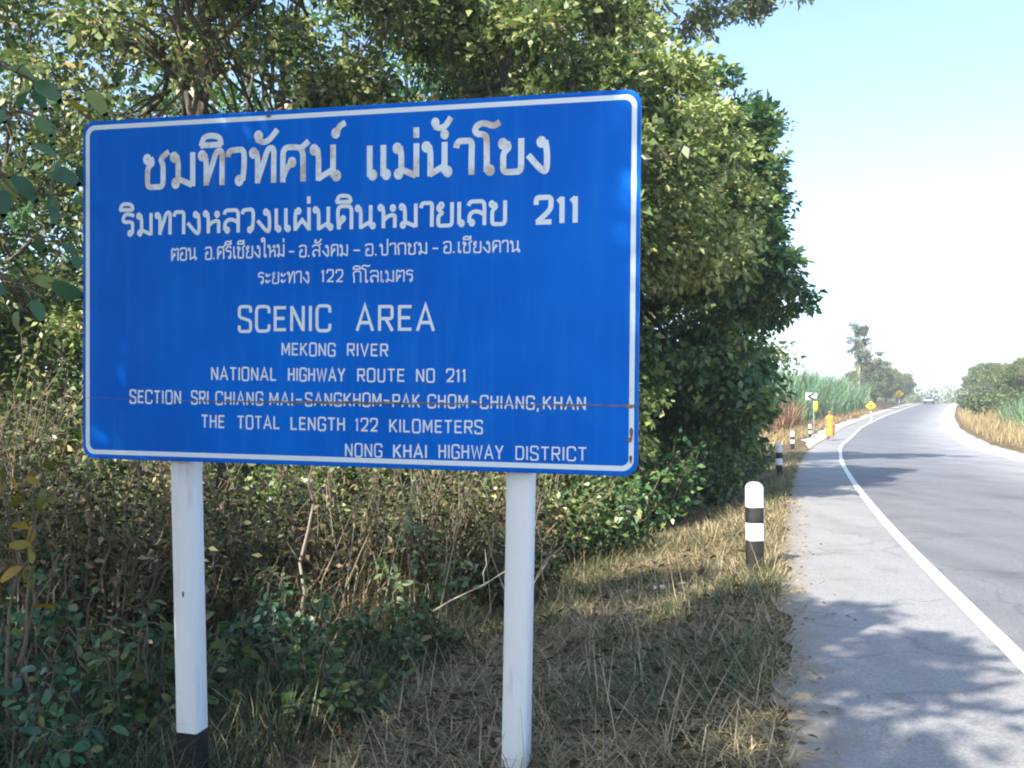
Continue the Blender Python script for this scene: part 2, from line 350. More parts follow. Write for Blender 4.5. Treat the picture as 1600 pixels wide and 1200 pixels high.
# strokes: lists of points; 'o' = eye (x, y, r); plain list = sharp, ('s', list) = rounded.  height of a letter = 1
def S(*p): return ('s', list(p))
def K(*p): return ('k', list(p))
def O(x, y, r=.10): return ('o', (x, y, r))
GLY = {
 'A': (.66, [K((.02,0),(.33,1),(.64,0)), K((.13,.32),(.53,.32))]),
 'C': (.60, [S((.58,.72),(.58,.98),(.30,1),(.03,.98),(.03,.5),(.03,.02),(.30,0),(.58,.02),(.58,.28))]),
 'D': (.58, [K((.05,1),(.05,0)), S((.05,.97),(.28,.97),(.56,.95),(.56,.5),(.56,.05),(.28,.03),(.05,.03))]),
 'E': (.52, [K((.05,0),(.05,1)), K((.05,.94),(.52,.94)), K((.05,.51),(.46,.51)), K((.05,.06),(.52,.06))]),
 'G': (.60, [S((.57,.74),(.57,.98),(.30,1),(.03,.98),(.03,.5),(.03,.02),(.30,0),(.57,.02),(.57,.25),(.57,.46)), K((.57,.46),(.33,.46))]),
 'H': (.58, [K((.05,0),(.05,1)), K((.53,0),(.53,1)), K((.05,.52),(.53,.52))]),
 'I': (.10, [K((.05,0),(.05,1))]),
 'K': (.58, [K((.05,0),(.05,1)), K((.54,1),(.07,.42)), K((.20,.56),(.56,0))]),
 'L': (.50, [K((.05,1),(.05,0)), K((.05,.06),(.50,.06))]),
 'M': (.70, [K((.05,0),(.05,1)), K((.65,0),(.65,1)), K((.07,.97),(.35,.25),(.63,.97))]),
 'N': (.60, [K((.05,0),(.05,1)), K((.55,0),(.55,1)), K((.07,.95),(.53,.05))]),
 'O': (.60, [S((.30,1),(.57,1),(.57,.5),(.57,0),(.30,0),(.03,0),(.03,.5),(.03,1),(.30,1))]),
 'P': (.56, [K((.05,0),(.05,1)), S((.05,.95),(.35,.95),(.54,.95),(.54,.70),(.54,.45),(.35,.45),(.05,.45))]),
 'R': (.58, [K((.05,0),(.05,1)), S((.05,.95),(.35,.95),(.54,.95),(.54,.72),(.54,.48),(.35,.48),(.05,.48)), K((.30,.46),(.56,0))]),
 'S': (.56, [S((.53,.76),(.53,1),(.28,1),(.03,1),(.03,.75),(.03,.58),(.28,.50),(.53,.42),(.53,.25),(.53,0),(.28,0),(.03,0),(.03,.24))]),
 'T': (.56, [K((.28,0),(.28,1)), K((.0,.95),(.56,.95))]),
 'U': (.58, [S((.05,1),(.05,.5),(.05,0),(.29,0),(.53,0),(.53,.5),(.53,1))]),
 'V': (.60, [K((.02,1),(.30,.02),(.58,1))]),
 'W': (.86, [K((.02,1),(.22,.04),(.43,.90),(.64,.04),(.84,1))]),
 'Y': (.60, [K((.02,1),(.30,.45),(.58,1)), K((.30,.47),(.30,0))]),
 '1': (.24, [K((.14,0),(.14,1)), K((.16,.95),(.0,.80))]),
 '2': (.56, [S((.03,.72),(.03,1),(.28,1),(.53,1),(.53,.72),(.50,.50),(.06,.06)), K((.02,.06),(.55,.06))]),
 '-': (.42, [K((0,.48),(.42,.48))]),
 ',': (.14, [K((.09,.08),(.03,-.2))]), '.': (.14, [K((.07,0),(.07,.15))]), ' ': (.45, []),
 'ก': (.62, [S((.10,0),(.10,.55),(.02,.70),(.10,.98),(.32,1),(.57,.98),(.57,.6),(.57,0))]),
 'ข': (.62, [O(.11,.86), S((.20,.90),(.27,.74),(.12,.60),(.12,.3),(.12,.03),(.34,.03),(.56,.03),(.56,.4),(.56,1))]),
 'ช': (.66, [O(.11,.86), S((.20,.90),(.27,.74),(.12,.60),(.12,.3),(.12,.03),(.34,.03),(.54,.03),(.54,.4),(.54,.70),(.46,.86),(.70,1.05))]),
 'ค': (.64, [S((.09,0),(.09,.5),(.09,.98),(.34,1),(.59,.98),(.59,.5),(.59,0)), O(.30,.56,.09), S((.11,.12),(.16,.34),(.27,.47))]),
 'ต': (.66, [S((.09,0),(.09,.5),(.06,.96),(.20,1),(.34,.84),(.48,1),(.62,.96),(.60,.5),(.60,0)), O(.30,.50,.09), S((.11,.12),(.16,.30),(.27,.42))]),
 'ด': (.64, [S((.12,.06),(.09,.5),(.09,.98),(.34,1),(.59,.98),(.59,.5),(.59,0)), O(.28,.46,.09), S((.13,0),(.13,.2),(.27,.38))]),
 'ศ': (.70, [S((.09,0),(.09,.5),(.09,.98),(.34,1),(.59,.94),(.60,.5),(.60,0)), O(.32,.56,.09), S((.11,.16),(.16,.36),(.27,.5)), K((.50,.90),(.74,1.14))]),
 'ง': (.56, [O(.34,.86), S((.43,.90),(.48,.6),(.48,.02),(.36,.02),(.02,.50))]),
 'ท': (.66, [O(.09,.88), S((.16,.92),(.20,.7),(.20,.4),(.20,0)), S((.21,.12),(.36,.62),(.46,1),(.62,1),(.61,.6),(.61,0))]),
 'น': (.74, [O(.09,.88), S((.16,.92),(.20,.7),(.20,.3),(.20,.0)), K((.18,.05),(.56,.30)), K((.56,1),(.56,.08)), O(.64,.12)]),
 'ม': (.66, [O(.09,.88), S((.16,.92),(.20,.7),(.20,.4),(.20,.14)), O(.13,.11), K((.20,.24),(.58,.04)), K((.59,0),(.59,1))]),
 'บ': (.64, [O(.09,.88), S((.16,.92),(.19,.7),(.19,.3),(.19,.04),(.38,.04),(.58,.04),(.58,.4),(.58,1))]),
 'ป': (.64, [O(.09,.88), S((.16,.92),(.19,.7),(.19,.3),(.19,.04),(.38,.04),(.58,.04),(.58,.4),(.58,1.42))]),
 'ผ': (.68, [O(.21,.86), S((.13,.92),(.09,.7),(.09,.3),(.09,0)), K((.09,.06),(.35,.46),(.61,.06)), K((.61,0),(.61,1))]),
 'ย': (.64, [O(.19,.88), S((.12,.90),(.06,.72),(.26,.56),(.09,.46),(.09,.2),(.09,.03),(.33,.03),(.57,.03),(.57,.4),(.57,1))]),
 'ร': (.52, [O(.33,.11), S((.42,.08),(.44,.4),(.42,.64),(.06,.60),(.04,.86),(.20,1.02),(.50,.90))]),
 'ล': (.66, [S((.05,.82),(.10,1),(.34,1),(.60,1),(.60,.5),(.60,0)), S((.60,.44),(.34,.62),(.08,.5),(.08,.12)), O(.17,.12)]),
 'ส': (.72, [S((.05,.82),(.10,1),(.34,1),(.60,.96),(.60,.5),(.60,0)), S((.60,.44),(.34,.62),(.08,.5),(.08,.12)), O(.17,.12), K((.48,.92),(.74,1.14))]),
 'ว': (.50, [O(.31,.11), S((.40,.10),(.44,.5),(.44,1),(.24,1),(.04,.98),(.02,.80))]),
 'ห': (.68, [O(.09,.88), S((.16,.92),(.20,.7),(.20,.4),(.20,0)), S((.20,.30),(.36,.52),(.62,.56),(.61,.3),(.61,0)), O(.54,.84)]),
 'อ': (.62, [O(.20,.56,.09), S((.11,.58),(.08,.3),(.08,.03),(.32,.03),(.56,.03),(.56,.5),(.56,1),(.32,1),(.10,1),(.03,.84))]),
 'า': (.46, [S((.02,.80),(.06,1),(.24,1),(.42,1),(.41,.6),(.41,0))]),
 'เ': (.27, [K((.09,1),(.09,.06)), O(.17,.11)]),
 'โ': (.44, [S((.56,1.50),(.40,1.38),(.16,1.52),(-.06,1.40),(-.04,1.18),(.22,1.16),(.24,.9),(.24,.06)), O(.32,.11)]),
 'ใ': (.42, [O(.06,1.34,.08), S((.02,1.30),(-.04,1.50),(.12,1.60),(.26,1.50),(.24,1.1),(.24,.06)), O(.32,.11)]),
 'ะ': (.46, [O(.10,.78,.08), S((.06,.70),(.22,.62),(.42,.86)), O(.10,.24,.08), S((.06,.16),(.22,.08),(.42,.32))]),
}
MARK = {   # drawn above the consonant before them; x measured from that letter's right stem
 'ิ': [S((-.52,1.16),(-.46,1.42),(-.26,1.46),(-.02,1.40),(0,1.16)), K((-.54,1.18),(.02,1.18))],
 'ี': [S((-.52,1.16),(-.46,1.40),(-.26,1.44),(-.04,1.36),(0,1.16)), K((-.54,1.18),(.02,1.18)), K((.0,1.16),(.0,1.52))],
 'ั': [O(-.36,1.36,.10), S((-.42,1.28),(-.24,1.16),(-.08,1.24),(.12,1.52))],
 '์': [O(-.04,1.32,.09), S((-.06,1.22),(.02,1.42),(.06,1.52),(.20,1.60))],
 '่': [K((.0,1.16),(.0,1.48))],
 '้': [O(-.34,1.58,.08), S((-.34,1.50),(-.30,1.42),(-.10,1.42),(.06,1.72))],
 'ํ': [O(-.10,1.22,.08)],
}
def word_strokes(s):
    x = 0.0; out = []; right = 0.0
    for ch in s.replace('แ', 'เเ').replace('ำ', 'ํา'):
        if ch in MARK:
            for k, p in MARK[ch]:
                if k == 'o': out.append((k, (p[0] + right, p[1], p[2])))
                else: out.append((k, [(a + right, b) for a, b in p]))
            continue
        w, st = GLY[ch]
        for k, p in st:
            if k == 'o': out.append((k, (p[0] + x, p[1], p[2])))
            else: out.append((k, [(a + x, b) for a, b in p]))
        right = x + w - .08
        x += w + (.20 if ord(ch) < 128 else .09)
    gap = .20 if ord(s[-1]) < 128 else .09
    return x - gap, out
def paint_word(mb, s, u0, u1, v0, v1, h, sw, k0):
    w, st = word_strokes(s)
    hw = sw * h / 2
    sx = (u1 - u0 - (0 if s == '-' else 2 * hw * .6)) / w; ox = u0 + (0 if s == '-' else hw * .6); sl = (v1 - v0) / (u1 - u0)
    y = -.0030 - .00012 * (k0 % 7)
    for i, (k, p) in enumerate(st):
        yy = y - .00025 * (i % 9)
        if k == 'o':
            a, b, r = p; u = ox + a * sx
            ring(mb, (u, v0 + (u - u0) * sl + b * h), r, hw * .85, h * .82, h * .95, yy)
        else:
            P = np.array([[ox + a * sx, b * h] for a, b in p]); P[:, 1] += v0 + (P[:, 0] - u0) * sl
            if k == 's': P = chaikin(P, 3)
            ribbon(mb, P, hw, yy)
LINES = [
 [("ชมทิวทัศน์",-1.1320,0.0031,0.5309,0.5351,0.1767,0.17),("แม่น้ำโขง",0.1227,1.0726,0.5338,0.5340,0.1639,0.185)],
 [("ริมทางหลวงแผ่นดินหมายเลข",-1.2549,0.8588,0.2849,0.2887,0.1158,0.17),("211",0.9845,1.2069,0.2883,0.2883,0.1240,0.20)],
 [("ตอน",-0.9605,-0.8033,0.1474,0.1512,0.0633,0.14),("อ.ศรีเชียงใหม่",-0.7625,-0.3060,0.1504,0.1581,0.0623,0.14),("-",-0.2847,-0.2565,0.1545,0.1539,0.0583,0.14),("อ.สังคม",-0.2318,0.0393,0.1535,0.1546,0.0578,0.14),("-",0.0668,0.1009,0.1541,0.1534,0.0573,0.14),("อ.ปากชม",0.1248,0.4562,0.1530,0.1559,0.0567,0.14),("-",0.4792,0.5088,0.1554,0.1548,0.0562,0.14),("อ.เชียงคาน",0.5317,0.9229,0.1575,0.1557,0.0555,0.14)],
 [("ระยะทาง",-0.4591,-0.1680,0.0206,0.0233,0.0584,0.13),("122",-0.1087,0.0125,0.0257,0.0241,0.0609,0.13),("กิโลเมตร",0.0606,0.3843,0.0203,0.0224,0.0570,0.13)],
 [("SCENIC",-0.5705,-0.0519,-0.2214,-0.2189,0.1268,0.13),("AREA",0.0789,0.4948,-0.2191,-0.2197,0.1263,0.13)],
 [("MEKONG",-0.3253,-0.0271,-0.3422,-0.3457,0.0630,0.14),("RIVER",0.0315,0.2528,-0.3439,-0.3460,0.0621,0.14)],
 [("NATIONAL",-0.7239,-0.3498,-0.4718,-0.4728,0.0658,0.14),("HIGHWAY",-0.2893,0.0253,-0.4722,-0.4721,0.0646,0.15),("ROUTE",0.0871,0.3407,-0.4714,-0.4703,0.0635,0.14),("NO",0.3973,0.4965,-0.4697,-0.4702,0.0628,0.14),("211",0.5522,0.6563,-0.4696,-0.4684,0.0623,0.14)],
 [("SECTION",-1.2036,-0.8950,-0.5990,-0.5991,0.0675,0.14),("SRI",-0.8388,-0.7347,-0.5982,-0.5982,0.0667,0.14),("CHIANG",-0.6977,-0.4246,-0.5993,-0.5981,0.0660,0.14),("MAI",-0.3922,-0.2569,-0.5976,-0.5986,0.0652,0.14),("-",-0.2427,-0.2110,-0.5984,-0.5978,0.0649,0.14),("SANGKHOM",-0.1934,0.2204,-0.5976,-0.5939,0.0642,0.14),("-",0.2306,0.2609,-0.5937,-0.5964,0.0635,0.14),("PAK",0.2744,0.4213,-0.5961,-0.5952,0.0632,0.14),("CHOM",0.4577,0.6669,-0.5962,-0.5942,0.0625,0.14),("-",0.6831,0.7089,-0.5924,-0.5950,0.0621,0.14),("CHIANG,",0.7250,1.0198,-0.5947,-0.5943,0.0615,0.14),("KHAN",1.0354,1.2452,-0.5940,-0.5934,0.0607,0.14)],
 [("THE",-0.7789,-0.6422,-0.7206,-0.7209,0.0665,0.14),("TOTAL",-0.5726,-0.3310,-0.7211,-0.7190,0.0657,0.14),("LENGTH",-0.2741,0.0265,-0.7210,-0.7191,0.0647,0.15),("122",0.0781,0.2008,-0.7195,-0.7199,0.0638,0.14),("KILOMETERS",0.2583,0.7420,-0.7202,-0.7169,0.0627,0.14)],
 [("NONG",0.0237,0.2252,-0.8477,-0.8450,0.0640,0.13),("KHAI",0.2792,0.4593,-0.8451,-0.8430,0.0632,0.16),("HIGHWAY",0.5153,0.8452,-0.8414,-0.8379,0.0653,0.13),("DISTRICT",0.9023,1.2504,-0.8378,-0.8335,0.0641,0.12)],
]
SW, SH = 2.979, 1.80
def round_rect(hw, hh, r, n=8):
    P = []
    for cx_, cy_, a0 in ((hw-r, hh-r, 0), (-hw+r, hh-r, 90), (-hw+r, -hh+r, 180), (hw-r, -hh+r, 270)):
        for i in range(n + 1):
            a = R(a0 + 90 * i / n); P.append((cx_ + r * math.cos(a), cy_ + r * math.sin(a)))
    return np.array(P)

def sign_paint():
    m, n, l, b = newmat('sign_blue')
    tc = n.new('ShaderNodeTexCoord')
    mp = n.new('ShaderNodeMapping'); mp.inputs['Scale'].default_value = (9, 1, .6); l.new(tc.outputs['Object'], mp.inputs[0])
    st = N(n, 'ShaderNodeTexNoise', Scale=1.6, Detail=6.0, Roughness=.6); l.new(mp.outputs[0], st.inputs['Vector'])
    bl = N(n, 'ShaderNodeTexNoise', Scale=1.3, Detail=3.0); l.new(tc.outputs['Object'], bl.inputs['Vector'])
    r1 = ramp(n, [(.3, (0,.108,.54)), (.7, (0,.155,.68))]); l.new(bl.outputs[0], r1.inputs[0])
    r2 = ramp(n, [(.5, (0,0,0)), (.8, (1,1,1))]); l.new(st.outputs[0], r2.inputs[0])
    mx = N(n, 'ShaderNodeMix', data_type='RGBA'); l.new(r1.outputs[0], mx.inputs[6]); mx.inputs[7].default_value = (.02,.20,.68,1)
    sc_ = N(n, 'ShaderNodeMath', operation='MULTIPLY'); sc_.inputs[1].default_value = .45; l.new(r2.outputs[0], sc_.inputs[0]); l.new(sc_.outputs[0], mx.inputs[0])
    l.new(mx.outputs[2], b.inputs['Base Color']); b.inputs['Roughness'].default_value = .5; b.inputs['Specular IOR Level'].default_value = .10
    dn = N(n, 'ShaderNodeTexNoise', Scale=2.4, Detail=2.0); l.new(tc.outputs['Object'], dn.inputs['Vector'])
    bp = N(n, 'ShaderNodeBump', Strength=.25, Distance=.03); l.new(dn.outputs[0], bp.inputs['Height']); l.new(bp.outputs[0], b.inputs['Normal'])
    return m
MAT['sign_blue'] = sign_paint()
def worn_white(name, lo, wear):
    m, n, l, b = newmat(name)
    tc = n.new('ShaderNodeTexCoord')
    a = N(n, 'ShaderNodeTexNoise', Scale=7.0, Detail=7.0, Roughness=.65); l.new(tc.outputs['Object'], a.inputs['Vector'])
    r1 = ramp(n, [(lo, (.74,.82,.86)), (lo + .14, wear)]); l.new(a.outputs[0], r1.inputs[0]); l.new(r1.outputs[0], b.inputs['Base Color'])
    b.inputs['Roughness'].default_value = .5
    return m
MAT['letter_white'] = worn_white('letter_white', .60, (.30,.50,.80))
MAT['letter_worn'] = worn_white('letter_worn', .475, (.56,.46,.37))
MAT['border_white'] = worn_white('border_white', .62, (.45,.42,.40))
MAT['rust'] = noise_mat('rust', [(.35, (.10,.09,.10)), (.6, (.28,.20,.14))], scale=14, rough=.9)
MAT['post_white'] = noise_mat('post_white', [(.22, (.42,.40,.36)), (.33, (.68,.68,.66)), (.42, (.80,.81,.81)), (.8, (.84,.85,.85))], scale=3.5, rough=.6, stretch=(3, 3, .5), bump=.15, bscale=60)
MAT['post_black'] = noise_mat('post_black', [(.3, (.012,.012,.013)), (.75, (.05,.048,.045))], scale=9, rough=.55)
MAT['steel'] = noise_mat('steel', [(.3, (.22,.22,.22)), (.7, (.36,.36,.35))], scale=8, rough=.5)

SM = Matrix(((0.97093, 0.23926, 0.00749, -.8544), (-0.23856, 0.96972, -0.05229, 4.9459), (-0.01977, 0.04898, 0.9986, 2.1109), (0, 0, 0, 1)))
sign = empty('road_sign', (0, 0, 0), 'large blue scenic area sign with white Thai and English lettering on two white posts', 'road sign')
sign.matrix_world = SM
mb = MB(); P = round_rect(SW/2, SH/2, .066); k = len(P)
F = np.stack([P[:, 0], np.zeros(k), P[:, 1]], 1); B = F + [0, .02, 0]
edge = F.copy()
inner = round_rect(SW/2 - .006, SH/2 - .006, .061); F2 = np.stack([inner[:, 0], np.full(k, -.0015), inner[:, 1]], 1)
mb.add(np.vstack([F, B]), [[i, k+i, k+(i+1) % k, (i+1) % k] for i in range(k)])
mb.add(np.vstack([F, F2]), [[i, (i+1) % k, k+(i+1) % k, k+i] for i in range(k)])
mb.add(np.vstack([F2, [[0, -.0015, 0]]]), None, [[i, (i+1) % k, k] for i in range(k)])
mb.add(np.vstack([B, [[0, .02, 0]]]), None, [[(i+1) % k, i, k] for i in range(k)])
panel = mb.build('panel', MAT['sign_blue'], sign)
mb = MB(); A = round_rect(SW/2 - .018, SH/2 - .023, .055); Bq = round_rect(SW/2 - .042, SH/2 - .0475, .035)
mb.add(np.vstack([np.stack([A[:, 0], np.full(k, -.0022), A[:, 1]], 1), np.stack([Bq[:, 0], np.full(k, -.0022), Bq[:, 1]], 1)]), [[i, (i+1) % k, k+(i+1) % k, k+i] for i in range(k)])
mb.build('border', MAT['border_white'], panel)
for i, words in enumerate(LINES):
    for j, wd in enumerate(words):
        mb = MB(); paint_word(mb, *wd, j)
        mb.build('lettering', MAT['letter_worn' if i == 0 else 'letter_white'], panel)
mb = MB()                                           # the rusty seam between the two sheets
us = np.linspace(-1.475, 1.485, 60); vs = -.585 + .004 * np.sin(us * 5) + .003 * np.sin(us * 23)
vs = np.interp(us, [-1.48, -.72, 1.49], [-.5745, -.583, -.5695]) + .0018 * np.sin(us * 31)
hw_ = np.interp(us, [-1.48, -.9, -.72, -.5, -.1, .3, .75, 1.0, 1.2, 1.25, 1.49], [.001, .001, .003, .0035, .006, .005, .003, .002, .006, .003, .0035])
V = np.concatenate([np.stack([us, np.full(60, -.0062), vs + hw_], 1), np.stack([us, np.full(60, -.0062), vs - hw_], 1)])
mb.add(V, [[i, i+60, i+61, i+1] for i in range(59)])
for u, v, a, b_ in ((1.452, -.575, .022, .008), (1.46, -.70, .008, .03), (1.452, -.73, .012, .012), (-.40, .872, .016, .008), (1.458, -.82, .006, .02)):
    th = np.arange(10) * .628; mb.add(np.stack([u + a * np.cos(th) * (1 + .3 * np.sin(th * 3)), np.full(10, -.0064), v + b_ * np.sin(th)], 1).tolist() + [[u, -.0064, v]], None, [[i, (i+1) % 10, 10] for i in range(10)])
mb.build('rust_seam', MAT['rust'], panel)
for zz in (.55, -.55):
    mb = MB(); mb.box((0, .036, zz), (2.75, .03, .06)); mb.build('rail', MAT['steel'], sign)
def sign_post(ut, ub):
    """square concrete post in the sign's own frame, leaning a little"""
    mb = MB(); w = .062; c = .010
    def at_v(v): return ut + (ub - ut) * (-.925 - v) / (2.353 - .925)
    ring_ = [(-w, -w+c), (-w+c, -w), (w-c, -w), (w, -w+c), (w, w-c), (w-c, w), (-w+c, w), (-w, w-c)]
    vs_ = [.80, -.5, -1.4, -2.0]
    for lev, m_ in (([.80, -.3, -1.4, -2.353], 0), ([-2.353, -2.7, -3.4], 1)):
        V = [(at_v(v) + a, .052 + w + b_, v) for v in lev for a, b_ in ring_]
        q = [[i*8+j, (i+1)*8+j, (i+1)*8+(j+1) % 8, i*8+(j+1) % 8] for i in range(len(lev)-1) for j in range(8)]
        mb.add(V, q, mat=m_)
    top = [(at_v(.8) + a, .052 + w + b_, .8) for a, b_ in ring_] + [(at_v(.8), .052 + w, .83)]
    mb.add(top, None, [[i, (i+1) % 8, 8] for i in range(8)])
    return mb.build('post', [MAT['post_white'], MAT['post_black']], sign)
pl = sign_post(-.9371, -.8996); sign_post(.9060, .8913)
mb = MB(); mb.lathe([(0, .004), (.007, .004), (.007, -.01)], n=10)
V = np.vstack(mb.v); mb2 = MB(); th = np.arange(12) * math.pi / 6
mb2.add(np.vstack([np.stack([-.917 + .006 * np.cos(th), np.full(12, .0505), -1.612 + .016 * np.sin(th)], 1), [[-.917, .0505, -1.612]]]), None, [[i, (i+1) % 12, 12] for i in range(12)])
mb2.build('bolt_hole', MAT['post_black'], pl)

# ------------------------------------------------------------------ kerbside guide posts
def guide_mesh():
    """square concrete post with chamfered edges and a bevelled head"""
    mb = MB(); w, c = .073, .014
    def sect(s, cc): return [(-s, -s+cc), (-s+cc, -s), (s-cc, -s), (s, -s+cc), (s, s-cc), (s-cc, s), (-s+cc, s), (-s, s-cc)]
    def loft(levels, m_):
        V = [(a, b_, z) for z, s in levels for a, b_ in sect(s, c * s / w)]
        mb.add(V, [[i*8+j, i*8+(j+1) % 8, (i+1)*8+(j+1) % 8, (i+1)*8+j] for i in range(len(levels)-1) for j in range(8)], mat=m_)
    for a, b_, m_ in ((-.35, .275, 1), (.275, .445, 0), (.445, .60, 1), (.60, .79, 0)): loft([(a, w), (b_, w)], m_)
    loft([(.79, w), (.825, w * .82), (.846, w * .45), (.850, w * .02)], 0)
    return mb
gp = [(2.40, 9.86, 0.0), (6.98, 26.0, 0), (13.1, 46.4, 0), (18.6, 62, 0)]
glabels = ['nearest white and black banded guide post on the dry verge', 'second guide post along the shoulder, standing in tree shade', 'third guide post along the shoulder, at the edge of the tree shade', 'farthest small guide post, beside the walking person']
proto = None
for (x, y, _), lb in zip(gp, glabels):
    p = (x, y, float(road_z(y)) - .02)
    if proto is None:
        proto = guide_mesh().build('guide_post', [MAT['post_white'], MAT['post_black']], loc=p)
        tag(proto, lb, 'guide post', 'banded guide posts along the road edge'); proto.rotation_euler = (0, 0, R(8))
    else:
        c = copy_thing(proto, p, R(random.uniform(0, 20)), 1.0, lb)
# ------------------------------------------------------------------ vegetation
def unit(v): return v / (np.linalg.norm(v, axis=-1, keepdims=True) + 1e-9)
def leaves(mb, P, A, L, Wd, rng, mat=0, fold=.18, fine=False, droop=.15, face=None):
    """one folded blade per leaf: P base, A axis, L length, Wd width"""
    n = len(P)
    up = unit(rng.normal(size=(n, 3)) * .55 + ([0, 0, 1.0] if face is None else face))
    s = unit(np.cross(A, up)); nn = np.cross(s, A)
    L = np.broadcast_to(L, n)[:, None]; Wd = np.broadcast_to(Wd, n)[:, None]
    tip = P + A * L - nn * L * droop
    if fine:
        V = [P]
        for sg in (1, -1):
            for t, w_ in ((.13, .30), (.36, .50), (.62, .42), (.84, .20))[::sg]:
                V.append(P + A * L * t + s * Wd * w_ * sg + nn * (Wd * fold * w_ * 2 - L * droop * t * t))
            if sg == 1: V.append(tip)
        V = np.stack(V, 1).reshape(-1, 3); i = np.arange(n)[:, None] * 10          # 0 base, 1-4 one edge, 5 tip, 6-9 back down
        q = np.concatenate([i + [9, 1, 2, 8][::-1], i + [8, 2, 3, 7][::-1], i + [7, 3, 4, 6][::-1]])
        mb.add(V, q, np.concatenate([i + [0, 9, 1], i + [6, 4, 5]]), mat=mat)
    else:
        l = P + A * L * .45 + s * Wd * .5 + nn * Wd * fold; r_ = P + A * L * .45 - s * Wd * .5 + nn * Wd * fold
        V = np.stack([P, r_, tip, l], 1).reshape(-1, 3); i = np.arange(n)[:, None] * 4
        mb.add(V, i + [0, 1, 2, 3], mat=mat)
def gap_noise(P, f, ph):
    x, y, z = (P * f).T
    return np.sin(x + ph) * np.sin(y * 1.3 + ph * 2) + np.sin(z * 1.1 + x * .7 + ph) * .8 + .5 * np.sin(2.3 * x - 1.9 * y + 2.1 * z)
def ell_points(ells, n, rng, inner=.35, gap=-9, gf=1.0, ph=0.0):
    """points in the outer part of a union of ellipsoids"""
    vol = np.array([e[3] * e[4] * e[5] for e in ells]) ** .8; out = []; got = 0
    while got < n:
        m = n * 3
        idx = rng.choice(len(ells), m, p=vol / vol.sum()); E = np.array(ells)[idx]
        u = unit(rng.normal(size=(m, 3))); r = (inner ** 3 + (1 - inner ** 3) * rng.random(m)) ** (1/3)
        P = E[:, :3] + u * r[:, None] * E[:, 3:6]
        deep = np.zeros(m, bool)
        for j, e in enumerate(ells):
            q = (((P - np.array(e[:3])) / np.array(e[3:6])) ** 2).sum(1); deep |= (q < (inner * .8) ** 2) & (idx != j)
        ok = ~deep & (gap_noise(P, gf, ph) > gap)
        P = P[ok]; out.append(P); got += len(P)
    return np.vstack(out)[:n]
def bend(p0, p1, k, sag, rng, wob=.04):
    t = np.linspace(0, 1, k)[:, None]; p0 = np.array(p0, float); p1 = np.array(p1, float)
    L = np.linalg.norm(p1 - p0)
    P = p0 + (p1 - p0) * t + np.array([0, 0, 1.]) * (t * (1 - t)) * 4 * sag * L
    P[1:-1] += rng.normal(size=(k - 2, 3)) * wob * L; return P
def make_tree(name, base, label, cat, ells, n_clump, per, leaf_len, leaf_w, mat, group=None, trunk_r=.16, trunk_top=None, lean=(0, 0),
              clump_r=.55, bark='bark', seed=1, gap=-9, gf=1.0, fine=False, inner=.35, n_limb=16, droop=.3, min_z=.1, trunks=None, sink=.15, bough=.62):
    rng = np.random.default_rng(seed)
    root = empty(name, base, label, cat, group)
    ctr = np.array([np.mean([e[0] for e in ells]), np.mean([e[1] for e in ells]), np.mean([e[2] for e in ells])])
    Bh = ell_points(ells, max(6, n_clump // 9), rng, inner, gap, gf, seed)          # boughs, each a lump of clumps
    o_ = unit(rng.normal(size=(n_clump, 3)) + unit(Bh - ctr)[np.arange(n_clump) % len(Bh)] * .7 + [0, 0, .45])
    C_ = Bh[np.arange(n_clump) % len(Bh)] + o_ * (bough * rng.uniform(.35, 1.1, n_clump) * rng.uniform(.6, 1.3, len(Bh))[np.arange(n_clump) % len(Bh)])[:, None] * [1, 1, .75]
    C_ = C_[C_[:, 2] > min_z]
    zt = trunk_top or max(e[2] for e in ells)
    mb = MB()
    for (tx, ty, lx_, ly_, tr) in (trunks or [(0, 0, lean[0], lean[1], trunk_r)]):
        k = 7; t = np.linspace(0, 1, k)
        T = np.stack([tx + lx_ * t ** 1.3 + rng.normal(size=k) * .05 * (t > 0), ty + ly_ * t ** 1.3 + rng.normal(size=k) * .05 * (t > 0), -sink + (zt + sink) * t], 1)
        rr = tr * (1 - .65 * t); rr[0] *= 1.35
        mb.tube(T, rr, 9)
        lim = C_[rng.choice(len(C_), min(n_limb, len(C_)), replace=False)]
        for c in lim:
            f = rng.uniform(.35, .95); i = f * (k - 1); a = int(i); st = T[a] + (T[min(a+1, k-1)] - T[a]) * (i - a)
            B = bend(st, c, 6, .06, rng); mb.tube(B, np.linspace(tr * .32, .012, 6), 5, cap=False)
            near = C_[np.argsort(((C_ - c) ** 2).sum(1))[1:5]]
            for q in near: mb.tube(bend(B[rng.integers(2, 5)], q, 4, .03, rng), np.linspace(.022, .006, 4), 4, cap=False)
    mb.build('trunk', MAT[bark], root, smooth=True)
    mb = MB(); n = len(C_) * per
    ci = np.repeat(np.arange(len(C_)), per)
    rc = clump_r * rng.uniform(.6, 1.25, len(C_))[ci]
    off = unit(rng.normal(size=(n, 3))) * (rng.random(n) ** .5)[:, None] * rc[:, None] * [1, 1, .75]
    P = C_[ci] + off
    ctr = np.array([np.mean([e[0] for e in ells]), np.mean([e[1] for e in ells]), np.mean([e[2] for e in ells])])
    A = unit(unit(off) * .8 + unit(P - ctr) * .5 + rng.normal(size=(n, 3)) * .5 - [0, 0, droop])
    L = leaf_len * np.clip(np.exp(rng.normal(size=n) * .33), .45, 1.9) * .95
    leaves(mb, P, A, L, L * leaf_w, rng, fine=fine, face=unit(unit(P - ctr) + unit(off) * .8) * .85 + [0, 0, .45])
    mb.build('crown', MAT[mat], root)
    return root
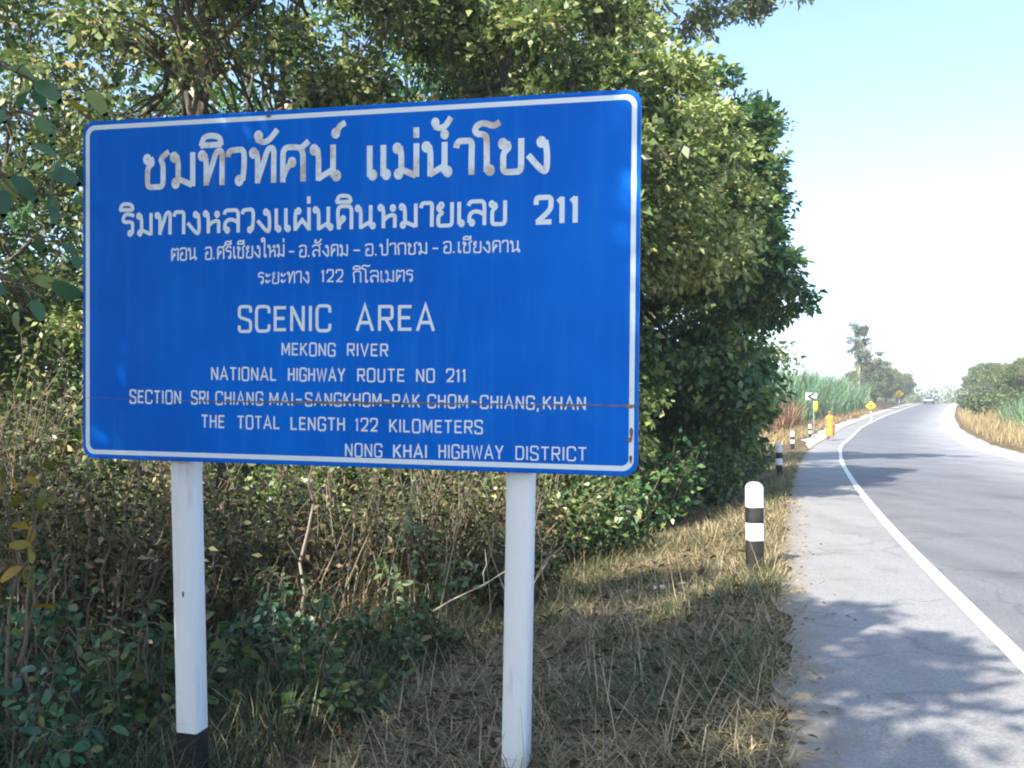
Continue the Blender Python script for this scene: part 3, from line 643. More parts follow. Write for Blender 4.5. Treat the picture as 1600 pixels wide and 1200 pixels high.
def make_shrub(name, base, label, cat, h, r, n_stem, per, leaf_len, leaf_w, mat, group=None, seed=1, fine=False, stem_mat='twig', spread=1.0, twigs=True, tall_bias=.5, low=.1):
    """many thin stems from the ground with leaves along them"""
    rng = np.random.default_rng(seed); root = empty(name, base, label, cat, group)
    ms, ml = MB(), MB(); PP, AA = [], []
    for i in range(n_stem):
        a = rng.uniform(0, 2 * math.pi); rr = r * math.sqrt(rng.random()) * spread
        b0 = np.array([.35 * rr * math.cos(a), .35 * rr * math.sin(a), -.1]); hh = h * (tall_bias + (1 - tall_bias) * rng.random()) * (1 - .35 * (rr / (r * spread + 1e-6)) ** 2)
        tip = np.array([rr * math.cos(a) + rng.normal() * .1 * r, rr * math.sin(a) + rng.normal() * .1 * r, hh])
        B = bend(b0, tip, 7, rng.uniform(0, .12), rng, .02)
        ms.tube(B, np.linspace(.012, .003, 7) * (1 + h * .25), 4, cap=False)
        t = low + (1 - low) * rng.random(per) ** .8; i_ = t * 5.999; k = i_.astype(int); f = (i_ - k)[:, None]
        Q = B[k] * (1 - f) + B[k + 1] * f
        tw = unit(rng.normal(size=(per, 3)) * [1, 1, .5]) * (rng.random(per) * .22 * r)[:, None]
        PP.append(Q + tw); AA.append(unit(unit(tw) + rng.normal(size=(per, 3)) * .35 + [0, 0, -.15]))
        if twigs:
            for j in range(0, per, max(1, per // 5)): ms.tube(np.stack([Q[j], Q[j] + tw[j] * .5 + [0, 0, .01], Q[j] + tw[j]]), [.005, .004, .002], 3, cap=False)
    ms.build('stems', MAT[stem_mat], root)
    P = np.vstack(PP); A = np.vstack(AA); L = leaf_len * rng.uniform(.5, 1.3, len(P))
    leaves(ml, P, A, L, L * leaf_w, rng, fine=fine, droop=.2, face=unit((P - [0, 0, h * .4]) * [1, 1, .5]) * .7 + [0, 0, .5])
    ml.build('foliage', MAT[mat], root)
    return root
def blades(name, X, Y, h, w, lean, mat, seed, Z=None, kind='stuff', curl=.5, lay=0.0, seg=3):
    """grass blades standing or lying on the ground"""
    rng = np.random.default_rng(seed); n = len(X)
    if Z is None: Z = ground(X, Y)
    B = np.stack([X, Y, Z - .01], 1); a = rng.uniform(0, 2 * math.pi, n)
    D = np.stack([np.cos(a), np.sin(a), np.zeros(n)], 1); Sd = np.stack([-np.sin(a), np.cos(a), np.zeros(n)], 1)
    h = np.broadcast_to(h, n) * rng.uniform(.55, 1.25, n); w = np.broadcast_to(w, n) * rng.uniform(.7, 1.3, n)
    ln = np.broadcast_to(lean, n) * rng.uniform(.3, 1.4, n)
    rows = []
    for k in range(seg + 1):
        t = k / seg
        ang = ln + curl * t * rng.uniform(.4, 1.6, n)
        if k == 0: P = B
        else: P = P + (D * np.sin(ang)[:, None] + np.array([0, 0, 1.]) * np.cos(ang)[:, None]) * (h / seg)[:, None]
        if k: P[:, 2] = np.maximum(P[:, 2], Z + .004 + .012 * rng.random(n))
        ww = (w * (1 - t ** 1.5) * .5 + .0006)[:, None]
        rows += [P - Sd * ww, P + Sd * ww]
    V = np.stack(rows, 1).reshape(-1, 3); m = 2 * (seg + 1); i = np.arange(n)[:, None] * m
    q = np.concatenate([i + [2*k, 2*k+1, 2*k+3, 2*k+2] for k in range(seg)])
    mb = MB(); mb.add(V, q); o = mb.build(name, mat)
    return tag(o, kind=kind)
def scatter_d(n, d0, d1, y0, y1, rng, ypow=1.0, keep=None):
    m = n * 4
    y = y0 + (y1 - y0) * rng.random(m) ** ypow; d = d0 + (d1 - d0) * rng.random(m)
    x = line_x(y) + d / cos_t(y)
    if keep is not None:
        k = keep(x, y, d); x, y = x[k], y[k]
    return x[:n], y[:n]

# --- the dense tree leaning over the road and its row
TREE_GROUP = 'trees of the roadside wood'
make_tree('broadleaf_tree', at(2.6, 21.5), 'dense dark green tree whose crown bulges over the paved shoulder, right of the sign', 'tree',
    [(.2, 0, 4.9, 3.4, 3.6, 3.6), (1.35, .6, 4.95, 2.55, 2.6, 2.3), (-.9, -1.2, 6.9, 2.6, 2.6, 2.3), (.6, .2, 7.6, 2.4, 2.4, 1.9), (.2, -.5, 2.3, 2.5, 2.5, 2.1), (2.15, .8, 6.3, 1.75, 1.8, 1.7)],
    1900, 52, .155, .54, 'leaf_dark', TREE_GROUP, trunk_r=.22, clump_r=.36, seed=3, gap=-1.6, gf=1.5, inner=.5, n_limb=18, trunk_top=7.5)
make_tree('broadleaf_tree', at(5.4, 31), 'thinner tree rising behind the dense dark tree, its loose top against the sky', 'tree',
    [(-.6, 0, 8.4, 3.0, 3.0, 3.2), (.9, 0, 10.0, 2.4, 2.6, 2.0), (1.6, .6, 7.8, 1.9, 2, 1.6), (0, 0, 4.2, 2.8, 2.8, 3.2)],
    560, 46, .16, .5, 'leaf_mid', TREE_GROUP, trunk_r=.2, clump_r=.55, seed=5, gap=-.6, gf=1.3, inner=.4, n_limb=24)
make_tree('broadleaf_tree', at(-.5, 15.5), 'tree straight behind the sign with sunlit pale olive leaves above its right half', 'tree',
    [(.4, 0, 6.8, 3.0, 2.8, 2.8), (-1.6, .3, 5.4, 2.4, 2.4, 2.2), (1.5, -.4, 5.0, 1.9, 2, 2.0), (.1, 0, 8.6, 2.3, 2.3, 1.6), (0, .3, 3.0, 2.6, 2.0, 1.8)],
    1000, 56, .125, .55, 'leaf_olive', TREE_GROUP, trunk_r=.17, clump_r=.36, seed=8, gap=-.8, gf=1.6, inner=.4, n_limb=24, lean=(.5, .1))
make_tree('broadleaf_tree', at(-4.7, 13.8), 'tree with a dark trunk rising behind the left half of the sign, sky showing through', 'tree',
    [(0, 0, 6.3, 2.6, 2.6, 2.2), (-1.0, .3, 8.2, 2.6, 2.6, 2.0), (1.4, 0, 8.0, 2.3, 2.4, 2.0), (.2, .4, 3.9, 2.3, 1.8, 1.5)],
    780, 54, .11, .52, 'leaf_olive', TREE_GROUP, trunk_r=.21, clump_r=.36, seed=12, gap=-.55, gf=1.5, inner=.3, n_limb=26, trunk_top=9.0,
    trunks=[(0, 0, .35, 0, .20), (.5, .5, 1.2, .3, .10)])
make_tree('broadleaf_tree', at(-8.6, 15.5), 'leafy tree at the left edge behind the broad-leaved bush, a patch of sky over it', 'tree',
    [(0, 0, 4.6, 2.6, 2.6, 2.4), (1.6, 0, 6.2, 2.0, 2.0, 1.7), (0, 0, 2.4, 2.6, 2.2, 1.8)],
    520, 50, .115, .5, 'leaf_mid', TREE_GROUP, trunk_r=.16, clump_r=.5, seed=15, gap=-.6, gf=1.5, inner=.35, n_limb=20)
make_tree('broadleaf_tree', at(-3.4, 20.5), 'deep shaded tree filling the gap behind the sign, second row of the wood', 'tree',
    [(0, 0, 6.8, 3.8, 3, 3.6), (0, 0, 3.0, 4.0, 2.4, 2.8), (-2.5, 0, 5.5, 2.8, 2.5, 3.0), (1.2, 0, 10, 3, 2.5, 2)],
    760, 48, .17, .5, 'leaf_dark', TREE_GROUP, trunk_r=.2, clump_r=.6, seed=19, gap=-.55, gf=1.2, inner=.4, n_limb=18)
make_tree('broadleaf_tree', at(-9.5, 22), 'dim tree farthest left in the second row of the wood', 'tree',
    [(0, 0, 5.6, 3.8, 3, 3.0), (0, 0, 2.6, 4.2, 2.4, 2.6), (2.5, 0, 7.6, 2.6, 2.4, 2.0)],
    560, 46, .17, .5, 'leaf_dark', TREE_GROUP, trunk_r=.2, clump_r=.6, seed=23, gap=-.45, gf=1.2, inner=.4, n_limb=16)
# the leafy branch that hangs into the top of the view, from a tall tree of the row
make_tree('broadleaf_tree', at(3.0, 27), 'tall tree showing only a hanging branch tip at the top edge over the sky', 'tree',
    [(.9, -.5, 14.2, 3.2, 2.4, 1.25), (3.4, -.8, 14.1, 1.6, 1.2, .6), (-1, 0, 13.5, 2.5, 2.5, 2)],
    330, 46, .16, .5, 'leaf_mid', TREE_GROUP, trunk_r=.24, clump_r=.42, seed=27, gap=-.7, gf=1.4, inner=.2, n_limb=3)
make_tree('broadleaf_tree', at(1.6, 18.4), 'sunlit yellow-green tree whose crown shows above the right corner of the sign', 'tree',
    [(1.2, 0, 7.0, 1.8, 1.5, 1.6), (-.5, 0, 8.9, 1.9, 1.7, 1.7), (-.2, .2, 6.2, 1.7, 1.4, 1.4), (1.6, .3, 5.6, 1.1, 1.2, .9)],
    760, 46, .125, .52, 'leaf_sunny', TREE_GROUP, trunk_r=.14, clump_r=.36, seed=29, gap=-.7, gf=1.6, inner=.35, n_limb=12)
# trees of the same wood beside and behind the photographer: they shade the sign and dapple the road
make_tree('broadleaf_tree', at(-5.8, .1), 'shade tree beside the photographer, out of frame', 'tree',
    [(.9, 0, 6.5, 2.5, 2.3, 2.3), (1.15, -.9, 6.6, 1.5, 1.8, 1.5), (0, .8, 5.2, 1.8, 1.9, 1.5), (.2, .6, 2.6, 1.9, 2.2, 2.3), (.4, 1.6, 6.2, 1.9, 1.8, 1.7), (1.8, -.3, 8.0, .9, 1.0, .8)],
    1020, 52, .16, .55, 'leaf_dark', 'shade trees out of frame', trunk_r=.2, clump_r=.4, bough=.4, seed=31, inner=.15, n_limb=14)
make_tree('broadleaf_tree', at(-5.6, -3.7), 'shade tree behind the photographer, out of frame', 'tree',
    [(1.1, .2, 6.4, 2.1, 2.2, 2.0), (1.0, 1.0, 6.9, 1.4, 1.5, 1.2), (.4, -1.6, 4.8, 2.0, 2.0, 1.8)],
    330, 48, .16, .55, 'leaf_dark', 'shade trees out of frame', trunk_r=.2, clump_r=.4, bough=.4, seed=33, inner=.2, n_limb=14)
make_tree('broadleaf_tree', at(-6.5, 4.3), 'shade tree left of the sign, out of frame', 'tree',
    [(1.2, -1.6, 8.0, 1.2, 1.3, 1.0), (-.7, .4, 5.2, 1.7, 1.7, 1.5)],
    240, 40, .16, .55, 'leaf_dark', 'shade trees out of frame', trunk_r=.18, clump_r=.36, seed=35, inner=.2, n_limb=14, gap=-.3, gf=1.4)

# --- undergrowth behind the sign: withered shrubs
DG = 'withered shrubs of the undergrowth'
dry = [  # x, y, h, r, label
 (-3.55, 8.6, 2.1, .9, 'olive-brown withered shrub left of the sign, beside its lower left corner'),
 (-5.3, 9.9, 2.6, 1.2, 'tangled brown shrub at the left edge, below the broad green leaves'),
 (-6.3, 11.6, 3.0, 1.3, 'tall tangle of dry creeper at the left edge, under the leafy tree'),
 (-2.95, 9.8, 1.7, .8, 'brown shrub seen just left of the left sign post'),
 (-1.95, 10.6, 1.9, .8, 'dry shrub with tan leaves just right of the left sign post'),
 (-1.1, 11.6, 2.0, .9, 'dry shrub with pale dead leaves under the middle of the sign'),
 (-.35, 12.4, 2.0, .9, 'greyish dry shrub under the sign, left of the right post'),
 (.05, 11.0, 1.1, .55, 'low brittle shrub close to the left side of the right sign post'),
 (-4.4, 12.4, 3.0, 1.2, 'high dry creeper tangle seen left of the sign panel'),
]
for i, (x, y, h, r, lb) in enumerate(dry):
    make_shrub('dry_shrub', at(x, y), lb, 'shrub', h, r * 1.15, 60, 46, .09, .42, ['leaf_dry', 'leaf_thicket'][i % 2], DG, seed=100 + i, tall_bias=.35, low=.02)
olive = [
 (-2.4, 12.6, 2.6, 1.3, 'olive green shrub mixed with dry stems behind the left sign post'),
 (-.9, 13.6, 2.6, 1.3, 'olive green shrub mixed with dry stems behind the middle of the sign'),
 (.6, 14.0, 2.4, 1.1, 'olive green shrub behind the right sign post'),
 (-6.9, 13.4, 3.2, 1.4, 'olive green shrub low at the left edge, in front of the leafy tree'),
 (-4.2, 10.6, 2.4, 1.0, 'olive shrub peeping out between the dry tangles left of the sign'),
]
for i, (x, y, h, r, lb) in enumerate(olive):
    make_shrub('olive_shrub', at(x, y), lb, 'shrub', h, r * 1.15, 60, 60, .10, .52, 'leaf_olive', 'olive shrubs of the undergrowth', seed=140 + i, tall_bias=.3)
# low dark shrubs right of the right sign post, at the foot of the dense tree
skirt = [
 (1.25, 14.6, 1.7, .9, 'dark green shrub just right of the right sign post'),
 (2.3, 17.2, 2.0, 1.1, 'dark green shrub at the foot of the dense tree, its nearest'),
 (3.7, 20.6, 1.9, 1.0, 'dark green shrub under the overhang of the dense tree'),
 (5.1, 25.0, 2.0, 1.1, 'dark green shrub beyond the dense tree, level with the second guide post'),
 (6.9, 30.5, 2.0, 1.2, 'dark shrub at the far end of the shaded row, before the reddish grass'),
 (.9, 18.6, 2.4, 1.2, 'dark green shrub hidden deep beside the sign\'s right edge'),
]
for i, (x, y, h, r, lb) in enumerate(skirt):
    make_shrub('dark_shrub', at(x, y), lb, 'shrub', h, r * 1.1, 56, 60, .13, .55, 'leaf_dark', 'dark shrubs at the foot of the dense tree', seed=160 + i, tall_bias=.3)
# broad-leaved bushes in the left foreground
bush = [
 (-2.75, 5.6, .95, .62, 'low broad-leaved bush in the lower left corner'),
 (-2.45, 6.6, 1.15, .6, 'broad-leaved bush beside the left sign post, on its left'),
 (-3.6, 7.2, 1.4, .75, 'tallest broad-leaved bush at the left edge, level with the post\'s bolt hole'),
 (-1.35, 6.9, .80, .5, 'small broad-leaved bush just right of the left sign post'),
 (-1.9, 8.2, 1.0, .55, 'bush with brighter green leaves behind the left sign post'),
 (-.95, 8.6, .75, .45, 'low bush halfway between the two sign posts'),
]
for i, (x, y, h, r, lb) in enumerate(bush):
    make_shrub('broadleaf_bush', at(x, y), lb, 'bush', h, r * 1.1, 34, 26, .095, .46, ['leaf_blue', 'leaf_weed'][i % 2], 'broad-leaved bushes around the left sign post', seed=180 + i, fine=True, tall_bias=.3)
# the tree whose big-leaved branches hang into the left edge of the view
def hanging(parent, base, ends, leaf_len, per, seed, mat):
    rng = np.random.default_rng(seed); mw, ml = MB(), MB(); PP, AA = [], []
    for p0, p1 in ends:
        B = bend(np.array(p0) - base, np.array(p1) - base, 9, .05, rng, .02); mw.tube(B, np.linspace(.02, .004, 9), 5, cap=False)
        t = .35 + .65 * rng.random(per); i_ = t * 7.999; k = i_.astype(int); f = (i_ - k)[:, None]
        Q = B[k] * (1 - f) + B[k+1] * f; tw = unit(rng.normal(size=(per, 3)) * [1, 1, .6]) * (.04 + .16 * rng.random(per))[:, None]
        for q, w_ in zip(Q, tw): mw.tube(np.stack([q, q + w_ * .6 + [0, 0, .01], q + w_]), [.006, .005, .003], 4, cap=False)
        PP.append(Q + tw); AA.append(unit(unit(tw) + rng.normal(size=(per, 3)) * .3 + [0, 0, -.45]))
    mw.build('branch', MAT['twig'], parent, smooth=True)
    P = np.vstack(PP); A = np.vstack(AA); L = leaf_len * rng.uniform(.6, 1.2, len(P))
    leaves(ml, P, A, L, L * .5, rng, fine=True, droop=.3, face=np.array([.1, -.9, .5])); ml.build('branch_leaves', MAT[mat], parent)
bt = [o for o in bpy.data.objects if o.get('label', '').startswith('shade tree left of the sign')][0]
bt['label'] = 'tree whose big-leaved branches hang in at the left edge, beside the sign panel'; bt['group'] = TREE_GROUP
hanging(bt, np.array(bt.location), [((-4.6, 5.0, 3.5), (-2.36, 5.5, 2.98)), ((-4.5, 5.2, 3.1), (-2.42, 5.3, 2.66)), ((-4.6, 5.4, 2.8), (-2.5, 5.55, 2.36)),
                                    ((-4.6, 5.0, 3.9), (-2.55, 5.6, 3.3)), ((-4.4, 5.3, 2.4), (-2.52, 5.35, 2.1))], .175, 28, 201, 'leaf_bigleaf')
make_shrub('yellow_sapling', at(-2.98, 6.2), 'thin sapling with yellowing leaves left of the sign', 'sapling', 3.0, .24, 3, 15, .145, .42, 'leaf_yellow', seed=204, fine=True, tall_bias=.7, low=.6)
# pale shoots with light green leaves under the sign
for i, (x, y, h, lb) in enumerate([(-1.05, 9.3, 1.35, 'slender light green seedling under the middle of the sign'), (-.62, 10.2, 1.2, 'second light green seedling, right of the slender one under the sign')]):
    make_shrub('seedling', at(x, y), lb, 'plant', h, .28, 6, 16, .11, .4, 'leaf_light', 'light green seedlings under the sign', seed=210 + i, fine=True, tall_bias=.5, low=.3)
# pale stalks and creepers through the thicket
rng = np.random.default_rng(222)
def stalk_mesh(mb, n, x0, x1, y0, y1, h0, h1):
    for i in range(n):
        x, y = rng.uniform(x0, x1), rng.uniform(y0, y1); z = float(ground(x, y)); h = rng.uniform(h0, h1); a = rng.uniform(0, 6.28); s = rng.uniform(.1, .6) * h
        mb.tube(bend((x, y, z - .05), (x + s * math.cos(a), y + s * math.sin(a) * .5, z + h), 7, rng.uniform(.02, .16), rng, .015), np.linspace(.008, .002, 7), 4, cap=False)
mb = MB(); stalk_mesh(mb, 90, -7.0, .4, 9.0, 12.5, .8, 2.4); tag(mb.build('dry_stalks', MAT['stalk']), kind='stuff')
# bare dead stems
for i, (p, q, r, lb) in enumerate([((-2.0, 9.3, -.6), (-1.85, 9.35, 1.2), .022, 'pale dead stem standing right of the left sign post'),
                                   ((-1.5, 8.6, -.45), (.2, 9.4, .35), .013, 'thin broken branch lying across the dry shrubs left of the right post'),
                                   ((.0, 9.6, -.5), (.55, 10.2, .3), .010, 'short pale stick leaning by the right sign post')]):
    rng = np.random.default_rng(230 + i); mb = MB()
    B = bend(p, q, 8, .03, rng, .012); B[:, 2] += float(ground(p[0], p[1])) - p[2]; mb.tube(B, np.linspace(r, r * .4, 8), 6)
    for j in (3, 5): mb.tube(bend(B[j], B[j] + np.array([rng.normal() * .2, rng.normal() * .15, .3]), 5, .05, rng), np.linspace(r * .5, .002, 5), 4)
    tag(mb.build('dead_branch', MAT['bark_pale'], smooth=True), lb, 'branch')

# --- grasses
g = np.random.default_rng(50)
x, y = scatter_d(60000, -6.6, -1.34, 2.2, 14, g, 1.25)
blades('dry_grass', x, y, .19, .006, 1.15, MAT['straw'], 51, curl=.8)
x, y = scatter_d(22000, -5.5, -1.36, 14, 48, g, 1.3, keep=lambda x, y, d: d > -5.5 + .12 * (y - 14))
blades('dry_grass', x, y, .24, .011, .95, MAT['straw'], 52, curl=.6)
x, y = scatter_d(17000, -6.0, -1.4, 2.2, 26, g, 1.2, keep=lambda x, y, d: (hash2(x * 1.1 + 3, y * 1.1) > .22) | ((d < -3.0 - .03 * y) & (y > 9)))
blades('green_grass', x, y, .24, .008, .5, MAT['grass'], 53, curl=.8)
x, y = scatter_d(9000, -7.5, -4.2, 4.0, 9.5, g, 1.0, keep=lambda x, y, d: (x > -5.2) & (x < -.4))
blades('long_grass', x, y, .62, .007, .35, MAT['blade_dark'], 54, curl=1.0, seg=5)
x, y = scatter_d(9000, -8.2, -5.0, 8.5, 16, g, 1.0)
blades('long_dry_grass', x, y, 1.0, .008, .3, MAT['leaf_dry'], 55, curl=.9, seg=5)
x, y = scatter_d(3200, -1.62, -1.22, 2.0, 22, g, 1.0, keep=lambda x, y, d: d < -1.4 + .16 * hash2(x * 3, y * 2.1))
blades('edge_grass', x, y, .13, .007, 1.1, MAT['straw'], 56, curl=.7)
# straw lying loose, longer stalks
x, y = scatter_d(9000, -6.4, -1.45, 2.3, 14, g, 1.15)
blades('loose_straw', x, y, .42, .005, 1.5, MAT['straw'], 57, curl=.15, seg=3)
x, y = scatter_d(3600, -7.0, -1.6, 2.6, 15, g, 1.2)
mb = MB(); n = len(x); a = g.uniform(0, 6.28, n)
leaves(mb, np.stack([x, y, ground(x, y) + .02 + .04 * g.random(n)], 1), np.stack([np.cos(a), np.sin(a), g.normal(size=n) * .25], 1), g.uniform(.05, .13, n), g.uniform(.025, .05, n), g)
tag(mb.build('fallen_leaves', MAT['leaf_dry']), kind='stuff')
# tufts hugging the feet of the posts
px_, py_ = [], []
for (cx_, cy_, r_, n_) in ((-1.74, 5.3, .16, 90), (.06, 4.86, .16, 90), (2.40, 9.86, .14, 120), (6.98, 26.0, .16, 70)):
    a = g.uniform(0, 6.28, n_); rr = .07 + r_ * g.random(n_); px_.append(cx_ + rr * np.cos(a)); py_.append(cy_ + rr * np.sin(a))
blades('post_tufts', np.concatenate(px_), np.concatenate(py_), .26, .007, .5, MAT['straw'], 58, curl=.8)
# crumbs of straw, leaf and grit strewn over the shoulder's edge
x, y = scatter_d(900, -1.40, -.75, 2.2, 18, g, 1.1, keep=lambda x, y, d: g.random(len(d)) < np.exp(-(d + 1.4) * 8))
mb = MB(); n = len(x); a = g.uniform(0, 6.28, n)
leaves(mb, np.stack([x, y, np.full(n, .006) + road_z(y)], 1), np.stack([np.cos(a), np.sin(a), g.random(n) * .1], 1), g.uniform(.015, .07, n), g.uniform(.006, .025, n), g)
tag(mb.build('road_litter', MAT['straw']), kind='stuff')
# far left: reddish dry grass, golden verge, sugar cane
x, y = scatter_d(9000, -15, -4.6, 44, 66, g, 1.0)
blades('reddish_grass', x, y, 1.6, .035, .15, MAT['straw_red'], 60, curl=.4)
x, y = scatter_d(9000, -6.5, -2.7, 44, 150, g, 1.3)
blades('golden_grass', x, y, .55, .03, .5, MAT['straw_gold'], 61, curl=.6)
x, y = scatter_d(16000, -42, -4.6, 76, 150, g, 1.0)
blades('sugar_cane', x, y, 5.2, .15, .10, MAT['cane'], 62, curl=1.1, seg=5)
x, y = scatter_d(7000, -34, -4.4, 66, 80, g, 1.0)
blades('dry_cane_leaves', x, y, 2.6, .08, .2, MAT['straw_red'], 63, curl=.9, seg=4)
# right bank
x, y = scatter_d(17000, 7.7, 22, 22, 130, g, 1.4)
blades('bank_grass', x, y, .95, .025, .25, MAT['straw_gold'], 64, curl=.6)
x, y = scatter_d(1500, 9.6, 13.5, 56, 74, g, 1.0)
blades('green_bank_grass', x, y, 1.9, .05, .2, MAT['cane'], 65, curl=.9, seg=4)

# --- far trees, left of the road
FG = 'trees along the far left side of the road'
make_tree('slender_tree', at_d(-5.4, 150), 'tall slender tree with two pale trunks standing against the sky', 'tree',
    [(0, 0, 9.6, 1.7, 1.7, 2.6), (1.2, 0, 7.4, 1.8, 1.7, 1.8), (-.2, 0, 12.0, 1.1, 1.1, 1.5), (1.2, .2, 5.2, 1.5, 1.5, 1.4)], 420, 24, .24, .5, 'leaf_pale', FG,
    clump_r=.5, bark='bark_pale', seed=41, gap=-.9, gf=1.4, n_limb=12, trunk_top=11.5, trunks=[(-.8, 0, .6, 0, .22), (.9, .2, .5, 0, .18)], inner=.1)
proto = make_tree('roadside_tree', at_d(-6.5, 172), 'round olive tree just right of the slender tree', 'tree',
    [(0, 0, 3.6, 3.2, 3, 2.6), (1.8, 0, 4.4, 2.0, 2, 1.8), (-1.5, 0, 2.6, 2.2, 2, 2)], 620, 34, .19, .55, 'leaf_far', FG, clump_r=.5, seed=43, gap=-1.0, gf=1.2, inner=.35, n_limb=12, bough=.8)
proto.scale = (1.18,) * 3
for (d, yy, s, rz, lb) in [(-7, 190, 1.2, 1.2, 'second olive tree along the far left side, taller than its neighbours'), (-6.5, 208, 1.12, 2.4, 'third olive tree along the far left side of the road'),
                           (-6, 232, 1.1, 4.1, 'fourth olive tree, nearest to the crest on the left'), (-7, 262, 1.15, 5.0, 'bluish small tree left of the car at the crest')]:
    copy_thing(proto, at_d(d, yy), rz, s, lb)
for (d, yy, s, rz, lb) in [(11.5, 205, 1.0, .6, 'bushy tree beginning the right-hand row, near the crest'), (11.5, 150, .85, 1.9, 'round bushy tree on the right bank, left of the row'),
                           (12.5, 118, .74, 3.3, 'dark bushy tree in the middle of the right-hand row'), (13.5, 98, .74, 4.4, 'tallest bushy tree of the right bank, by the right edge'),
                           (16, 132, .85, 0.9, 'broad low tree filling the right-hand row behind the bank'), (14, 178, 1.0, 2.9, 'hazy tree in the right-hand row, second from the crest'),
                           (16.5, 84, .62, 5.6, 'bushy tree cut by the right edge of the view'), (13, 255, 1.2, 2.2, 'pale bushy tree farthest along the right side')]:
    c = copy_thing(proto, at_d(d, yy), rz, s, lb); c['group'] = 'bushy trees on the right bank'
proto2 = make_shrub('bank_bush', at_d(10.0, 92), 'dark green bush at the foot of the right-hand trees, by the road', 'bush', 2.6, 2.0, 46, 44, .30, .55, 'leaf_mid', 'bushes of the right bank', seed=47, tall_bias=.3)
copy_thing(proto2, at_d(11.5, 76), 1.3, .9, 'dark green bush nearest on the right bank, above the green grass')
copy_thing(proto2, at_d(9.6, 124), 2.3, 1.2, 'dark green bush farther along the right bank')
make_shrub('orange_shrub', at_d(-2.2, 104), 'low orange dry shrub on the gravel verge far up the road', 'shrub', .9, .5, 14, 16, .14, .5, 'leaf_orange', seed=49)
# distant wood beyond the crest
rng = np.random.default_rng(70); n = 26000
yy = rng.uniform(300, 430, n); dd = rng.uniform(-130, 170, n); xx = line_x(yy) + dd
hh = 4.5 + 3.5 * hash2(xx * .04, yy * .03) + 2 * hash2(xx * .15, yy * .2)
P = np.stack([xx, yy, ground(xx, yy) + hh * rng.random(n)], 1)
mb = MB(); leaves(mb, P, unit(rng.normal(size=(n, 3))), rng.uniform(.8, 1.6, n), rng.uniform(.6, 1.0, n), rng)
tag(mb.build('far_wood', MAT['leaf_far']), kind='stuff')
# ------------------------------------------------------------------ road furniture, car, person
MAT['sign_yellow'] = noise_mat('sign_yellow', [(.3, (.62,.45,.03)), (.7, (.72,.54,.05))], scale=6, rough=.45)
MAT['sign_black'] = noise_mat('sign_black', [(.3, (.015,.015,.016)), (.7, (.03,.03,.03))], scale=6, rough=.5)
MAT['sign_face'] = noise_mat('sign_face', [(.3, (.70,.71,.70)), (.7, (.82,.82,.80))], scale=5, rough=.45)
def plate(name, parent, w, h, c, mat, rot=0.0, t=.02):
    mb = MB(); M_ = Matrix.Rotation(rot, 4, 'Y'); mb.box(c, (w, t, h), M=M_); return mb.build(name, mat, parent)
# chevron board on a thin pole beside the guide posts
y0 = 58.5; x0 = (1271 - 800) / 1550 * y0; ch = empty('chevron_sign', at(x0, y0), 'small white board with a black chevron on a thin pole, above the walking person', 'road sign', rz=R(-16))
mb = MB(); mb.tube([(0, 0, -.3), (0, 0, 1.5), (.01, 0, 2.75)], .035, 8); mb.build('pole', MAT['steel'], ch)
bd = plate('board', ch, .66, .42, (-.12, -.05, 2.55), MAT['concrete'])
mb = MB()
for sg in (1, -1): mb.add([(-.38, -.062, 2.55), (-.16, -.062, 2.55), (.16, -.062, 2.55 + sg * .20), (-.06, -.062, 2.55 + sg * .20)], [[0, 1, 2, 3] if sg > 0 else [3, 2, 1, 0]])
mb.build('chevron', MAT['sign_black'], bd)
plate('plate', ch, .2, .6, (.14, -.05, 1.95), MAT['sign_yellow'])
# yellow warning signs on white posts farther up
def warning(px, y, size, top, label):
    x = (px - 800) / 1550 * y; w = empty('warning_sign', at(x, y), label, 'road sign', 'yellow warning signs up the road', rz=R(-24))
    mb = MB(); mb.tube([(0, 0, -.3), (0, 0, .8), (0, 0, top)], .075, 8); mb.build('post', MAT['post_white'], w)
    f = plate('board', w, size, size, (0, -.10, top), MAT['sign_yellow'], R(45)); s = size * .2
    mb = MB(); mb.add([(-s*.35, -.114, top - s), (s*.35, -.114, top - s), (s*.35, -.114, top + s*.2), (-s*.35, -.114, top + s*.2)], [[0, 1, 2, 3]])
    mb.add([(-s, -.114, top + s*.2), (s, -.114, top + s*.2), (0, -.114, top + s*1.5)], None, [[0, 1, 2]]); mb.build('symbol', MAT['sign_black'], f)
warning(1361, 97, .72, 1.45, 'nearer yellow warning sign on a white post, left of the orange shrub')
warning(1405, 176, 1.1, 2.2, 'farther yellow warning sign on a white post, up towards the crest')
# concrete power pole at the right edge
yp = 150.0; xp = (1596 - 800) / 1550 * yp; pp = empty('power_pole', at(xp, yp), 'pale concrete power pole with two cross-arms at the right edge, above the trees', 'power pole', rz=R(-30))
ztop = 1.45 + (655 - 527) / 1550 * yp - float(ground(xp, yp))
mb = MB(); mb.box((0, 0, ztop / 2 - .3), (.26, .26, ztop + .6)); mb.build('pole', MAT['concrete'], pp)
for k, (zz, wd) in enumerate(((ztop - .35, 4.6), (ztop - 1.55, 4.2))):
    mb = MB(); mb.box((0, -.17, zz), (wd, .12, .14)); a_ = mb.build('crossarm', MAT['concrete'], pp)
    for xx_ in (-.46, -.25, .25, .46):
        mb = MB(); mb.lathe([(.03, 0), (.07, .05), (.05, .09), (.075, .13), (.04, .2), (.001, .21)], (xx_ * wd, -.17, zz + .07), 8); mb.build('insulator', MAT['sign_face'], a_)

